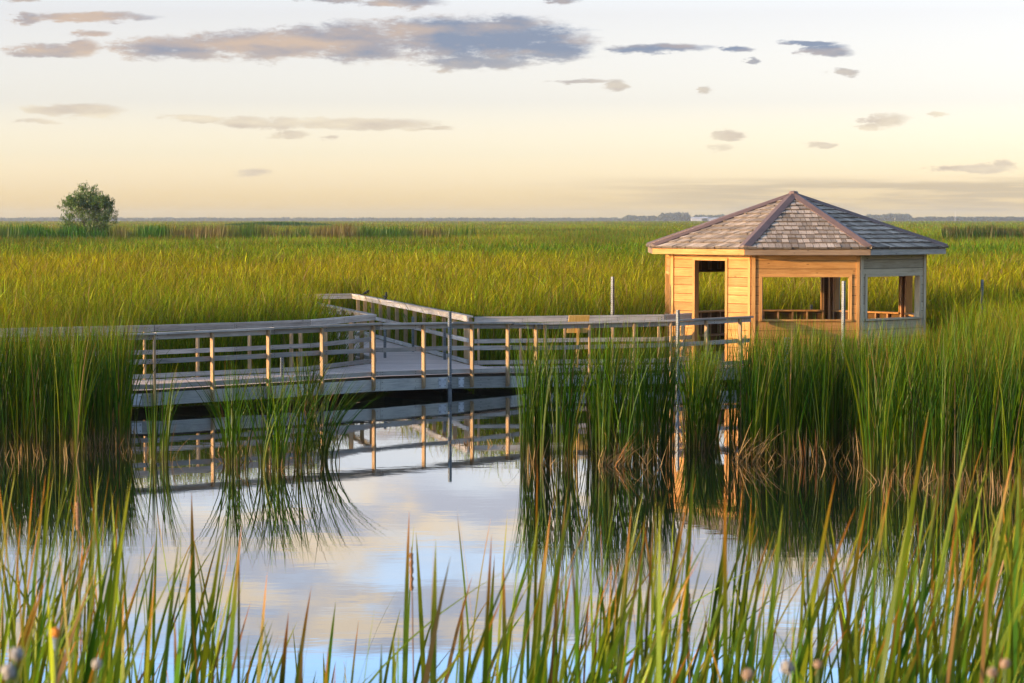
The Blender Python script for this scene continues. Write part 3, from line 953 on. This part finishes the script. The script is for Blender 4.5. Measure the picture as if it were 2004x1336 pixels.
# roof
EA, EZ, AZ = 3.39, 3.045, 4.265
apex = Vector((PC.x, PC.y, AZ))
rm = MB()
sl = math.hypot(EA, AZ - EZ)
for k in range(8):
    a, b = octv(EA, k) + up * EZ, octv(EA, k + 1) + up * EZ
    rm.face([a - up * .02, b - up * .02, apex - up * .02], [(0, 0), (1, 0), (.5, 1)], .45)
    a2, b2 = a - up * .045, b - up * .045
    rm.face([b2, a2, apex - up * .05], [(0, 0), (1, 0), (.5, 1)], .8, 1)
    d = (b - a).normalized(); mid_ = (a + b) / 2; s_ = (apex - mid_).normalized(); nn = d.cross(s_).normalized()
    NR = 13; ex = sl / NR
    Lf = (b - a).length
    for r in range(NR):
        t0 = r * ex - (.035 if r == 0 else 0); t1 = min((r + 1) * ex + .05, sl)
        half = Lf / 2 * (1 - (r * ex) / sl) + .03
        x = -half + random.uniform(-.05, .0)
        while x < half:
            w_ = random.uniform(.10, .21)
            x0, x1 = max(x, -half), min(x + w_ - .013, half)
            if x1 - x0 > .03:
                j = random.uniform(-.016, .016)
                th = random.uniform(.026, .042)
                hb_ = Lf / 2 * (1 - t1 / sl) + .05
                y0 = t0 + j
                def Q(xx, tt, hh): return mid_ + d * xx + s_ * tt + nn * hh
                xa, xb = max(min(x0, hb_), -hb_), max(min(x1, hb_), -hb_)
                lo0, lo1 = .010 + th, .010
                tn = random.uniform(.55, 1.4)
                o_, q_ = random.uniform(0, 50), random.uniform(0, 50)
                c = [Q(x0, y0, lo0), Q(x1, y0, lo0 + random.uniform(-.004, .004)), Q(xb, t1, lo1), Q(xa, t1, lo1)]
                rm.face(c, [(o_, q_), (o_, q_ + x1 - x0), (o_ + ex, q_ + x1 - x0), (o_ + ex, q_)], tn)
                rm.face([Q(x0, y0, .0), Q(x1, y0, .0), c[1], c[0]], [(o_, q_)] * 4, .34)  # butt ends darkened: row shadow lines and brown moss put into the tone
                rm.face([Q(x0, y0, .0), c[0], c[3], Q(xa, t1, 0)], [(o_, q_)] * 4, tn * .6)
                rm.face([c[1], Q(x1, y0, .0), Q(xb, t1, 0), c[2]], [(o_, q_)] * 4, tn * .6)
            x += w_
roof = rm.build('roof', [M['shake'], M['inner']], pav)
for k in range(8):
    a = octv(EA + .03, k) + up * EZ
    s_ = (apex + up * .01 - a)
    dl, dr = (octv(EA, k + 7) - octv(EA, k)).normalized(), (octv(EA, k + 1) - octv(EA, k)).normalized()
    hm = MB()
    top0, top1 = a + up * .075, apex + up * .075
    for dd, flip in ((dl, 0), (dr, 1)):
        w0 = .15
        f0 = a + dd * w0 + up * .045; f1 = apex + dd * w0 * 1.0 + (a - apex) * .035 + up * .052
        pts = [top0, f0, f1, top1]
        if not flip: pts = pts[::-1]
        hm.face(pts, None, 1)
        lowr = [p - up * .012 for p in pts][::-1]
        hm.face(lowr, None, 1)
        e = [f0, f0 - up * .03, f1 - up * .03, f1]
        hm.face(e if not flip else e[::-1], None, .8)
        e = [top0, top0 - up * .05, f0 - up * .03, f0]
        hm.face(e if not flip else e[::-1], None, .8)
    hm.build('hip_flashing', M['flash'], roof)
cp_ = MB(); cp_.tube([apex + up * .02, apex + up * .085, apex + up * .10], [.13, .10, .01], 8); cp_.build('apex_cap', M['flash'], roof)
for k in range(8):
    a, b = octv(EA - .02, k), octv(EA - .02, k + 1)
    d = (b - a).normalized(); n = Vector((d.y, -d.x, 0))
    fb = MB()
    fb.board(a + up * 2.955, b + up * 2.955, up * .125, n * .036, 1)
    mt = M['grey'] if k == 1 else (M['fascia'] if k in (0, 6) else M['cedar'])  # front browner, right greyer: shade on those sides put into the board colour
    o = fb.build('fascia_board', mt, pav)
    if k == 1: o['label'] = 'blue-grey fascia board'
    # soffit
    so = MB()
    A0, B0 = octv(EA - .045, k) + up * 2.93, octv(EA - .045, k + 1) + up * 2.93
    A1, B1 = octv(APO + .01, k) + up * 2.93, octv(APO + .01, k + 1) + up * 2.93
    so.face([B0, A0, A1, B1], [(0, 0), (2.6, 0), (2.4, .4), (0, .4)], .9)
    so.face([A0 + up * .01, B0 + up * .01, B1 + up * .01, A1 + up * .01], [(0, 0), (2.6, 0), (2.4, .4), (0, .4)], .9)
    so.build('soffit', M['cedar'], pav)

# ------------------------------------------------------------------ lone tree
def lone_tree():
    D = 262.
    b = at(174, D)
    r = empty('tree', (b.x, b.y, 0), 'lone spreading willow-like tree standing in the marsh at the left', 'tree')
    tm = MB(); tips = []
    def grow(p, d, L, rad, lev):
        pts, rr = [p], [rad]
        q = p.copy(); dd = d.copy()
        for i in range(4):
            dd = (dd + Vector((random.gauss(0, .12), random.gauss(0, .12), random.gauss(.03, .06)))).normalized()
            q = q + dd * L / 4; pts.append(q.copy()); rr.append(rad * (1 - .16 * (i + 1)))
        tm.tube(pts, rr, 6, 1)
        if lev >= 2: tips.extend([(pts[2], dd, lev), (pts[3], dd, lev)])
        if lev >= 1: tips.append((pts[4], dd, lev))
        if lev < 3:
            for i in range(5 if lev < 2 else 4):
                k = random.choice((2, 3, 3, 4, 4))
                a = Vector((random.gauss(0, 1), random.gauss(0, 1), random.gauss(.1, .5))).normalized()
                nd = (dd * .95 + a * .75).normalized()
                grow(pts[k], nd, L * random.uniform(.5, .72), rr[k] * .55, lev + 1)
    base = Vector((b.x, b.y, 0))
    for ang, tilt, L in ((0, .05, 3.3), (.2, .46, 3.0), (3.0, .5, 3.0), (1.9, .35, 3.0), (4.5, .4, 3.0), (3.3, .80, 2.3), (-.2, .78, 2.3), (5.5, .5, 2.2), (2.9, .22, 3.0), (0.4, .22, 3.0)):
        dd = Vector((math.cos(ang) * math.sin(tilt), math.sin(ang) * math.sin(tilt), math.cos(tilt)))
        grow(base + Vector((math.cos(ang) * .15, math.sin(ang) * .15, .6)), dd, L, .10, 0)
    tm.tube([base, base + up * .8], [.25, .2], 8)
    tm.build('trunk', M['bark'], r)
    pts = []
    for p, d, lev in tips:
        dens_ = 11 if p.z > 5.0 else (2 if abs(p.x - base.x) < 1.7 else 4)
        if p.z < 2.9: dens_ = 5
        for _ in range(dens_):
            q = p + d * random.uniform(-.3, .45) + Vector((random.gauss(0, .10), random.gauss(0, .10), random.gauss(0, .10)))
            if ((q.x - base.x) / 3.2) ** 2 + ((q.y - base.y) / 3.2) ** 2 + ((q.z - 4.2) / 3.3) ** 2 < 1 + random.gauss(0, .10): pts.append(q)
    for _ in range(1500):   # bushy foot
        q = base + Vector((random.gauss(0, .85), random.gauss(0, .8), abs(random.gauss(0, 1.0)) + .4))
        if q.z < 2.9 - abs(q.x - base.x) * .5: pts.append(q)
    P_ = np.array([tuple(p) for p in pts]); n = len(P_)
    g = RNG.uniform(.6, 1.5, n)[:, None]
    c = np.array([.070, .130, .020]) * g
    lo = blades('crown', P_[:, 0] - b.x, P_[:, 1] - b.y, P_[:, 2], RNG.uniform(.10, .28, n), RNG.uniform(.05, .11, n),
                RNG.normal(0, .11, n), RNG.normal(0, .11, n), c, c, c * 1.2, nseg=2, parent=r, mat=M['treeleaf'])
    print('tree leaves', n)
lone_tree()

# ------------------------------------------------------------------ far shore
def woods(name, label, spans, D, cmul, seedh):
    P_, Hh, Ww = [], [], []
    for (x0, x1, hlo, hhi, dens) in spans:
        n = int((x1 - x0) * dens)
        for _ in range(n):
            px = random.uniform(x0, x1)
            k = float(vnoise(np.array([px / 14.]), np.array([seedh]), 3)[0]) * .7 + float(vnoise(np.array([px / 4.]), np.array([seedh]), 4)[0]) * .3
            edge = min(1, (px - x0) / 12 + .25, (x1 - px) / 12 + .25)
            h = 1.25 * (hlo + (hhi - hlo) * k) * edge * random.uniform(.85, 1.1)
            dd = D + random.uniform(-60, 60)
            X = (px - 1002) / F_PX * dd
            for _ in range(14):
                zz = h * random.uniform(.05, 1) ** .8
                sp = 3.2 * math.sqrt(max(.05, 1 - (zz / h) ** 2.2))
                P_.append((X + random.gauss(0, sp), dd + random.gauss(0, sp), zz * .92))
    P_ = np.array(P_); n = len(P_)
    g = RNG.uniform(.6, 1.4, n)[:, None]
    c = np.array([.045, .062, .03]) * g * cmul
    o = blades(name, P_[:, 0], P_[:, 1], P_[:, 2] - 1, RNG.uniform(1.6, 3.4, n), RNG.uniform(1.6, 3.6, n), RNG.normal(0, 1, n), RNG.normal(0, 1, n), c, c, c, nseg=2, mat=M['treeleaf'])
    tag(o, label, 'woods', kind='stuff')
woods('far_woods', 'hazy blue-green line of distant trees on the far shore', [
    (1215, 1290, 5.5, 8.5, 3), (1285, 1352, 7, 12.5, 3.5), (1352, 1425, 6, 9.5, 3), (1630, 1705, 6, 8, 3), (1690, 1785, 7, 11.5, 3.5), (1785, 2080, 4.5, 6.5, 2.2)], 4000., 1, 1.3)
woods('far_treeline', 'very faint low treeline along the left and middle horizon', [(-60, 1215, 3.6, 5.2, 1.5)], 4450., 1.3, 5.1)
sh = MB()
# low building far away
bl = at(1377, 3850)
lb = empty('building', (bl.x, bl.y, 0), 'long low white buildings on the far shore left of the pavilion roof', 'building')
wm = MB(); rf = MB()
for off, wdt, hh in ((-20, 26, 4.6), (8, 24, 4.0), (-3, 10, 5.2)):
    x0, x1 = bl.x + off, bl.x + off + wdt
    wm.prism([(x0, bl.y), (x1, bl.y), (x1, bl.y + 12), (x0, bl.y + 12)], -1, hh, 1)
    rf.face([(x0 - .6, bl.y - .6, hh - .1), (x1 + .6, bl.y - .6, hh - .1), (x1, bl.y + 6, hh + 1.8), (x0, bl.y + 6, hh + 1.8)], None, 1)
    rf.face([(x1 + .6, bl.y + 12.6, hh - .1), (x0 - .6, bl.y + 12.6, hh - .1), (x0, bl.y + 6, hh + 1.8), (x1, bl.y + 6, hh + 1.8)], None, 1)
wm.build('wall', plain('white_cladding', (.5, .51, .54), .6), lb); rf.build('roof', plain('pale_roofing', (.55, .57, .6), .6), lb)
bt = at(1868, 3900)
ms = empty('mast', (bt.x, bt.y, 0), 'thin lattice mast on the horizon right of the pavilion', 'mast')
mm = MB()
for q in range(3):
    a_ = q * 2.1
    mm.tube([(bt.x + math.cos(a_) * .9, bt.y + math.sin(a_) * .9, 0), (bt.x + math.cos(a_) * .25, bt.y + math.sin(a_) * .25, 15.5)], [.12, .10], 5)
for q in range(14):
    z_ = q * 1.1; mm.tube([(bt.x - .5, bt.y, z_), (bt.x + .5, bt.y, z_ + 1.1)], [.06, .06], 4)
mm.build('lattice', plain('mast_paint', (.45, .45, .45), .6), ms)

# ------------------------------------------------------------------ foreground reeds on the near bank
def foreground():
    prof_x = np.array([-120, 0, 60, 130, 200, 260, 330, 420, 480, 520, 640, 760, 790, 860, 885, 920, 1000, 1060, 1200, 1350, 1460, 1560, 1640, 1720, 1850, 1950, 2130])
    prof_y = np.array([900, 895, 920, 905, 900, 920, 1000, 1000, 1060, 1180, 1200, 1170, 1000, 1030, 1000, 1000, 985, 930, 945, 905, 940, 960, 1000, 930, 880, 850, 850])
    dens = np.array([1.5, 1.5, 1.4, 1.3, 1.2, 1.0, .9, .68, .58, .50, .45, .34, .28, .28, .34, .5, .7, .9, 1.1, 1.1, 1.05, 1.0, 1.1, 1.35, 1.6, 1.7, 1.7])
    N = 1650
    px = RNG.uniform(-120, 2130, N)
    px = px[RNG.random(N) < np.interp(px, prof_x, dens) / 1.7]
    n = len(px)
    # plants: a fan of leaves each
    D = RNG.uniform(5.2, 11.5, n)
    u = RNG.random(n)
    yt = np.interp(px, prof_x, prof_y) + 430 * u ** 1.0
    rows = []
    for i in range(n):
        m_ = 1 if random.random() < .65 else 2
        for _ in range(m_):
            rows.append((px[i] + random.gauss(0, 14), D[i] + random.gauss(0, .1), min(yt[i] + abs(random.gauss(0, 60)) * (m_ > 1), 1430)))
    n0 = len(rows)
    # the single blades that stand out before the open water: tip column, tip row, column at the lower edge
    hero = [(800, 1000, 786), (813, 1040, 832), (852, 1055, 842), (893, 985, 948), (962, 1045, 938), (1052, 905, 1046), (1078, 1000, 1038), (1122, 955, 1032),
            (732, 1188, 682), (700, 1215, 668), (607, 1150, 548), (655, 1178, 622), (562, 1200, 528), (520, 1120, 490), (440, 1005, 372), (470, 1030, 430), (352, 1000, 345), (250, 930, 200),
            (190, 905, 165), (97, 880, 60), (372, 960, 378), (300, 1060, 268), (745, 1262, 735), (768, 1240, 772), (905, 1180, 898), (985, 1090, 990), (1150, 1010, 1120), (590, 1235, 575), (640, 1270, 610),
            (1460, 905, 1420), (1535, 985, 1490), (1640, 925, 1560), (1820, 800, 1740), (1905, 830, 1800), (1990, 870, 1900), (1700, 980, 1650), (1360, 890, 1335), (1235, 1010, 1210)]
    hd = [random.uniform(6.0, 8.5) for _ in hero]
    rows += [(a, d_, b) for (a, b, c), d_ in zip(hero, hd)]
    hl = np.array([(a - c) / F_PX * d_ * 1.25 for (a, b, c), d_ in zip(hero, hd)]); hw = RNG.uniform(.018, .026, len(hero))
    A = np.array(rows); n = len(A)
    D = A[:, 1]; Xt = (A[:, 0] - 1002) / F_PX * D
    zt = 3.7 - (A[:, 2] - 428) / F_PX * D
    g0 = np.array([gz(d) for d in D])
    H = (zt - g0)
    lx = RNG.normal(.10, .12, n); ly = RNG.normal(0, .15, n)
    big = RNG.random(n) < .07
    lx = np.where(big, RNG.normal(.25, .35, n), lx)
    H2 = H + .25 * np.hypot(lx, ly)
    X0 = Xt - lx
    W = RNG.uniform(.009, .021, n); W[n0:] = hw
    lx[n0:] = hl; ly[n0:] *= .3; X0 = Xt - lx; H2 = H + .25 * np.hypot(lx, ly)
    r = RNG.random(n)[:, None]; y = np.clip(RNG.normal(.42, .28, n), 0, 1)[:, None]
    cm = (np.array([.022, .085, .007]) * (1 - r) + np.array([.075, .175, .010]) * r) * (1 - y * .7) + np.array([.26, .26, .012]) * y * .5
    dead = (RNG.random(n) < .045)[:, None]
    cm = np.where(dead, np.array([.20, .12, .045]) * (.6 + r * .8), cm)
    ct = np.where(RNG.random(n)[:, None] < .38, np.array([.42, .14, .02]) * (.7 + .5 * r), cm * .8 + np.array([.25, .19, .03]) * .6)
    cm = cm * np.exp(RNG.normal(-.05, .42, n))[:, None]; cb = cm * .7 + np.array([.0, .02, .0])
    h = n // 2
    o = blades('foreground_reeds', X0, D - ly, g0 - .03, H2 + .03, W, lx, ly, cb, cm, ct, nseg=14, tb=.55, tt=.84, power=2.2, tap=7)
    tag(o, 'out of focus green and orange-tipped cattail leaves along the near bank at the bottom of the photo', 'reeds', kind='stuff')
    print('foreground', n)
foreground()


def seed_stalk(px, D, ytop, ybot_head, label, dry=True):
    b = at(px, D); g0 = gz(D)
    ztop = 3.7 - (ytop - 428) / F_PX * D; zh = 3.7 - (ybot_head - 428) / F_PX * D
    r = empty('cattail', (b.x, b.y, g0), label, 'cattail', 'dry cattail stalks on the near bank')
    s = MB(); s.tube([(b.x + .02, b.y, g0), (b.x + .01, b.y, (g0 + ztop) / 2), (b.x, b.y, ztop + .02)], [.0035, .003, .0018], 6); s.build('stalk', M['stalk'], r)
    hm = MB()
    n = 12
    pts = [(b.x + math.sin(i * 2.1) * .0012, b.y, zh + (ztop - zh) * i / n) for i in range(n + 1)]
    hm.tube(pts, [.0035 + .0035 * abs(math.sin(i * 1.9)) for i in range(n + 1)], 7); hm.build('seed_head', M['seed'], r, smooth=True)
M['stalk'] = plain('dry_stalk', (.22, .13, .08), .8, 0, .4, 30)
M['seed'] = plain('brown_seed_head', (.30, .17, .09), .95, 0, .5, 90)
seed_stalk(804, 7.5, 1085, 1160, 'dry stalk with ragged brown seed head standing alone before the open water')
seed_stalk(148, 7.0, 985, 1040, 'tall pale dry stalk among the leaves at the lower left')
seed_stalk(1350, 7.4, 1165, 1240, 'short dark cattail head low among the leaves, right of the middle')

def fluff(px, D, y, rad, label, colr, name='flower'):
    D *= .68; rad *= .55
    b = at(px, D); g0 = gz(D); zc = 3.7 - (y - 428) / F_PX * D
    r = empty(name, (b.x, b.y, g0), label, 'wildflower', 'wild flower heads on the near bank')
    s = MB(); s.tube([(b.x - .03, b.y, g0), (b.x - .015, b.y, (g0 + zc) / 2), (b.x, b.y, zc)], [.004, .003, .002], 6); s.build('stem', M['greenstem'], r)
    hm = MB()
    for i in range(130):
        d = Vector((random.gauss(0, 1), random.gauss(0, 1), random.gauss(.3, 1))).normalized()
        c = Vector((b.x, b.y, zc)); e = c + d * rad * random.uniform(.7, 1.1)
        hm.tube([c, c.lerp(e, .7), e], [.0006, .0016, .0022], 4, random.uniform(.7, 1.1))
    hm.build('flower_head', colr, r)
    cp = MB(); cp.tube([(b.x, b.y, zc - rad * .8), (b.x, b.y, zc - rad * .2), (b.x, b.y, zc)], [.002, rad * .42, rad * .3], 8); cp.build('calyx', M['greenstem'], r)
M['greenstem'] = plain('green_stem', (.07, .12, .03), .7, 0, .3, 20)
fw, fo, ft = plain('white_fluff', (.50, .47, .42), .95), plain('orange_petals', (.75, .28, .03), .7), plain('tan_fluff', (.40, .28, .19), .95)
fluff(1545, 4.4, 1312, .016, 'round white fluffy seed head at the bottom right, brightest of them', fw)
fluff(1468, 4.3, 1326, .013, 'tan fluffy seed head at the bottom, left of the round white one', ft)
fluff(1606, 4.6, 1306, .010, 'small brown seed head just right of the round white one', ft)
fluff(1975, 4.5, 1305, .012, 'brown seed head in the bottom right corner, upper of two', ft)
fluff(1950, 4.3, 1322, .011, 'brown seed head in the bottom right corner, lower of two', ft)
fluff(103, 4.4, 1243, .011, 'orange flower above the pale ones at the bottom left', fo)
fluff(24, 4.2, 1285, .015, 'white flower head with orange at the left edge of the photo', fw)
fluff(8, 4.2, 1320, .017, 'large pale blurred flower head in the bottom left corner', fw)
fluff(183, 4.5, 1305, .012, 'small pale flower head right of the others at the bottom left', fw)

# ------------------------------------------------------------------ air
HAZE = True
if HAZE:
    me = bpy.data.meshes.new('haze')
    x, y0, y1, z0, z1 = 1500, -30, 4700, -1.6, 19
    v = [(-x, y0, z0), (x, y0, z0), (x, y1, z0), (-x, y1, z0), (-x, y0, z1), (x, y0, z1), (x, y1, z1), (-x, y1, z1)]
    me.from_pydata(v, [], [(0, 3, 2, 1), (4, 5, 6, 7), (0, 1, 5, 4), (1, 2, 6, 5), (2, 3, 7, 6), (3, 0, 4, 7)])
    m = bpy.data.materials.new('air'); nt, _, _ = nodes_of(m); t = NT(nt)
    pv = t.new('ShaderNodeVolumePrincipled'); pv.inputs['Color'].default_value = (.84, .93, 1, 1)
    pv.inputs['Density'].default_value = .00010; pv.inputs['Anisotropy'].default_value = .2
    t.link(pv.outputs[0], t.new('ShaderNodeOutputMaterial').inputs['Volume'])
    me.materials.append(m)
    hz = bpy.data.objects.new('haze', me); col.objects.link(hz); tag(hz, kind='stuff')

# ------------------------------------------------------------------ sky
w = bpy.data.worlds.new('World'); scn.world = w; w.use_nodes = True
nt = w.node_tree; nt.nodes.clear(); t = NT(nt)
sky = t.new('ShaderNodeTexSky', sky_type='NISHITA'); sky.sun_disc = False
sky.sun_elevation = SUN_EL
# direction to the sun: (-cos az, -sin az)
sdir = Vector((-math.cos(SUN_AZ) * math.cos(SUN_EL), -math.sin(SUN_AZ) * math.cos(SUN_EL), math.sin(SUN_EL)))
sky.sun_rotation = math.atan2(sdir.x, sdir.y)
sky.air_density = 1.0; sky.dust_density = 2.0; sky.ozone_density = 1.0; sky.altitude = 200
gc = t.new('ShaderNodeTexCoord').outputs['Generated']
sx = t.new('ShaderNodeSeparateXYZ'); t.link(gc, sx.inputs[0])
az = t.math('ARCTAN2', sx.outputs[0], sx.outputs[1]); el = t.math('ARCSINE', sx.outputs[2])
U = t.math('MULTIPLY', az, F_PX); V = t.math('MULTIPLY', el, F_PX)
cx = t.new('ShaderNodeCombineXYZ'); t.link(U, cx.inputs[0]); t.link(V, cx.inputs[1])
uvv = cx.outputs[0]
# tint of the evening sky by elevation over the physical sky
elr = t.mapr(V, 0, 1400)
tint = t.ramp(elr, [(0, (1., .81, .47)), (.02, (.98, .785, .48)), (.05, (.79, .68, .50)), (.091, (.585, .54, .45)), (.163, (.395, .385, .385)), (.284, (.33, .325, .35)), (.42, (.40, .43, .50)), (.62, (.40, .64, 1.0)), (1, (.21, .30, .46))])
lum = t.new('ShaderNodeRGBToBW'); t.link(sky.outputs[0], lum.inputs[0])
des = t.mix(.80, sky.outputs[0], lum.outputs[0])
base = t.mix(1.0, t.mix(1.0, des, tint, 'MULTIPLY'), (3, 3, 3, 1), 'MULTIPLY')
# clouds placed by direction (degrees written as photo pixels above the horizon)
n1 = t.noise(t.scalev(uvv, (1 / 90., 1 / 28., 1)), 1.0, 6, .6)
n2 = t.noise(t.scalev(uvv, (1 / 30., 1 / 10., 1)), 1.0, 6, .68)
wx = t.new('ShaderNodeCombineXYZ')
t.link(t.math('MULTIPLY', t.math('SUBTRACT', n2, .5), 70), wx.inputs[0]); t.link(t.math('MULTIPLY', t.math('SUBTRACT', n1, .5), 30), wx.inputs[1])
va = t.new('ShaderNodeVectorMath', operation='ADD'); t.link(uvv, va.inputs[0]); t.link(wx.outputs[0], va.inputs[1])
clouds = [  # x, y, half width, half height, weight
    (340, 100, 125, 20), (520, 92, 170, 25), (600, 78, 60, 22), (700, 85, 110, 34), (860, 70, 170, 30), (960, 85, 180, 42), (1060, 90, 95, 32), (930, 125, 110, 13), (1000, 55, 60, 20),
    (110, 107, 80, 12), (165, 100, 32, 14), (60, 47, 26, 10), (190, 42, 110, 9), (790, 10, 75, 12), (640, 2, 70, 7), (30, 8, 50, 8),
    (185, 76, 38, 7), (165, 220, 72, 12), (90, 219, 50, 7), (75, 243, 40, 4), (380, 233, 62, 6), (480, 240, 50, 9), (560, 243, 40, 11), (700, 243, 150, 10), (570, 265, 36, 7), (650, 273, 15, 5), (850, 252, 40, 4), (497, 339, 34, 7),
    (1290, 98, 105, 8), (1440, 102, 35, 6), (1610, 103, 52, 11), (1580, 88, 50, 5), (1145, 162, 60, 4), (1205, 169, 22, 10), (1378, 180, 14, 9), (1735, 240, 46, 12), (1700, 249, 20, 6), (1828, 225, 22, 5), (1425, 265, 30, 8), (1410, 292, 26, 7), (1608, 285, 28, 6),
    (1900, 332, 75, 8), (1960, 325, 22, 7), (1105, 5, 35, 8), (1650, 145, 26, 5), (1470, 122, 14, 4)]
prev = None
for (x_, y_, rx, ry) in clouds:
    uu = math.atan((x_ - 1002) / F_PX) * F_PX; vv = 428 - y_
    rx *= 1.25; ry *= 1.38
    ma = t.new('ShaderNodeVectorMath', operation='MULTIPLY_ADD')
    t.link(va.outputs[0], ma.inputs[0]); ma.inputs[1].default_value = (1 / rx, 1 / ry, 0); ma.inputs[2].default_value = (-uu / rx, -vv / ry, 0)
    dt = t.new('ShaderNodeVectorMath', operation='DOT_PRODUCT'); t.link(ma.outputs[0], dt.inputs[0]); t.link(ma.outputs[0], dt.inputs[1])
    prev = dt.outputs['Value'] if prev is None else t.math('MINIMUM', prev, dt.outputs['Value'])
mval = t.math('MULTIPLY', t.math('SUBTRACT', 1.0, t.math('MINIMUM', prev, 3.0)), 1.5)
n6 = t.noise(t.scalev(uvv, (1 / 11., 1 / 4.5, 1)), 1.0, 5, .62)
fb = t.math('ADD', t.math('ADD', t.math('MULTIPLY', n1, .46), t.math('MULTIPLY', n2, .46)), t.math('MULTIPLY', n6, .08))
dens = t.mapr(t.math('ADD', mval, t.math('MULTIPLY', t.math('SUBTRACT', fb, .5), 5.0)), -.05, 1.25, 0, .95, True)
dens = t.math('MULTIPLY', dens, t.mapr(V, 200, 320, .80, 1.0))
# broad cloud deck above the frame, seen mirrored in the pond
n3 = t.noise(t.scalev(uvv, (1 / 520., 1 / 120., 1)), 1.0, 5, .55)
n4 = t.noise(t.scalev(uvv, (1 / 300., 1 / 85., 1)), 1.3, 4, .5)
band = t.math('MULTIPLY', t.mapr(V, 455, 540, 0, 1, True), t.mapr(t.math('ADD', V, t.math('MULTIPLY', t.math('SUBTRACT', n4, .5), 110)), 820, 860, 1, 0, True))
dens2 = t.math('MULTIPLY', band, t.mapr(n3, .36, .52, .15, .92, True))
# low grey-beige streaks near the right horizon
n5 = t.noise(t.scalev(uvv, (1 / 260., 1 / 14., 1)), 1.0, 4, .55)
st = t.math('MULTIPLY', t.mapr(U, -60, 500, 0, 1, True), t.math('MULTIPLY', t.mapr(V, 4, 18, 0, 1, True), t.mapr(V, 62, 88, 1, 0, True)))
dens3 = t.math('MULTIPLY', st, t.mapr(n5, .35, .6, .15, .75, True))
warm, cool = (1.0, .72, .46, 1), (.42, .50, .66, 1)
hi = t.mapr(V, 235, 330, 0, 1)                      # higher clouds are darker and bluer
wmix = t.mapr(t.math('ADD', t.math('MULTIPLY', n2, .25), t.math('MULTIPLY', t.noise(t.scalev(uvv, (1 / 150., 1 / 30., 1)), 1.0, 2, .4), .75)), .34, .66, 0, 1)
c_hi = t.mix(t.math('SUBTRACT', wmix, t.mapr(U, -420, 0, -.15, .45), clamp=True), (.28, .345, .48, 1), (.72, .56, .45, 1))
c_lo = t.mix(wmix, (.58, .48, .42, 1), (1.0, .88, .66, 1))
ccol = t.mix(hi, c_lo, c_hi)
c_deck = t.mix(t.mapr(n4, .42, .60, 0, 1, True), (.56, .58, .68, 1), (1.0, .80, .56, 1))
CL = .42 / .42
def scaled(c, s):
    return t.mix(1.0, c, (s, s, s, 1), 'MULTIPLY')
CK = 2.5
s1_ = t.mix(dens3, base, scaled((.62, .52, .38, 1), CK))
s2_ = t.mix(dens, s1_, scaled(ccol, CK))
s3_ = t.mix(dens2, s2_, scaled(c_deck, CK * 1.35))
bg = t.new('ShaderNodeBackground'); bg.inputs['Strength'].default_value = .12
t.link(s3_, bg.inputs[0])
t.link(bg.outputs[0], t.new('ShaderNodeOutputWorld').inputs[0])
w.cycles.sampling_method = 'MANUAL'; w.cycles.sample_map_resolution = 512

sl_ = bpy.data.lights.new('sun', 'SUN'); sl_.energy = 2.8; sl_.angle = math.radians(.5); sl_.color = (1.0, .62, .26)
so = bpy.data.objects.new('sun', sl_); col.objects.link(so)
so.rotation_euler = sdir.to_track_quat('Z', 'Y').to_euler()
so.location = (-30, 20, 30)

# ------------------------------------------------------------------ camera
cam = bpy.data.cameras.new('camera'); co = bpy.data.objects.new('camera', cam); col.objects.link(co)
co.location = (0, 0, HCAM); co.rotation_euler = (math.pi / 2 - PITCH, 0, 0)
cam.sensor_width = 36; cam.lens = F_PX / 2004 * 36; cam.clip_end = 20000; cam.clip_start = .3
cam.dof.use_dof = True; cam.dof.focus_distance = 50; cam.dof.aperture_fstop = 12
scn.camera = co
scn.view_settings.view_transform = 'Standard'; scn.view_settings.look = 'None'
scn.view_settings.exposure = 1.6; scn.view_settings.gamma = 1
scn.cycles.max_bounces = 6; scn.cycles.diffuse_bounces = 3; scn.cycles.glossy_bounces = 3; scn.cycles.transmission_bounces = 3
scn.cycles.volume_bounces = 0; scn.cycles.caustics_reflective = False; scn.cycles.caustics_refractive = False
scn.cycles.use_denoising = True
scn.cycles.denoising_prefilter = 'ACCURATE'; scn.cycles.denoising_input_passes = 'RGB_ALBEDO_NORMAL'
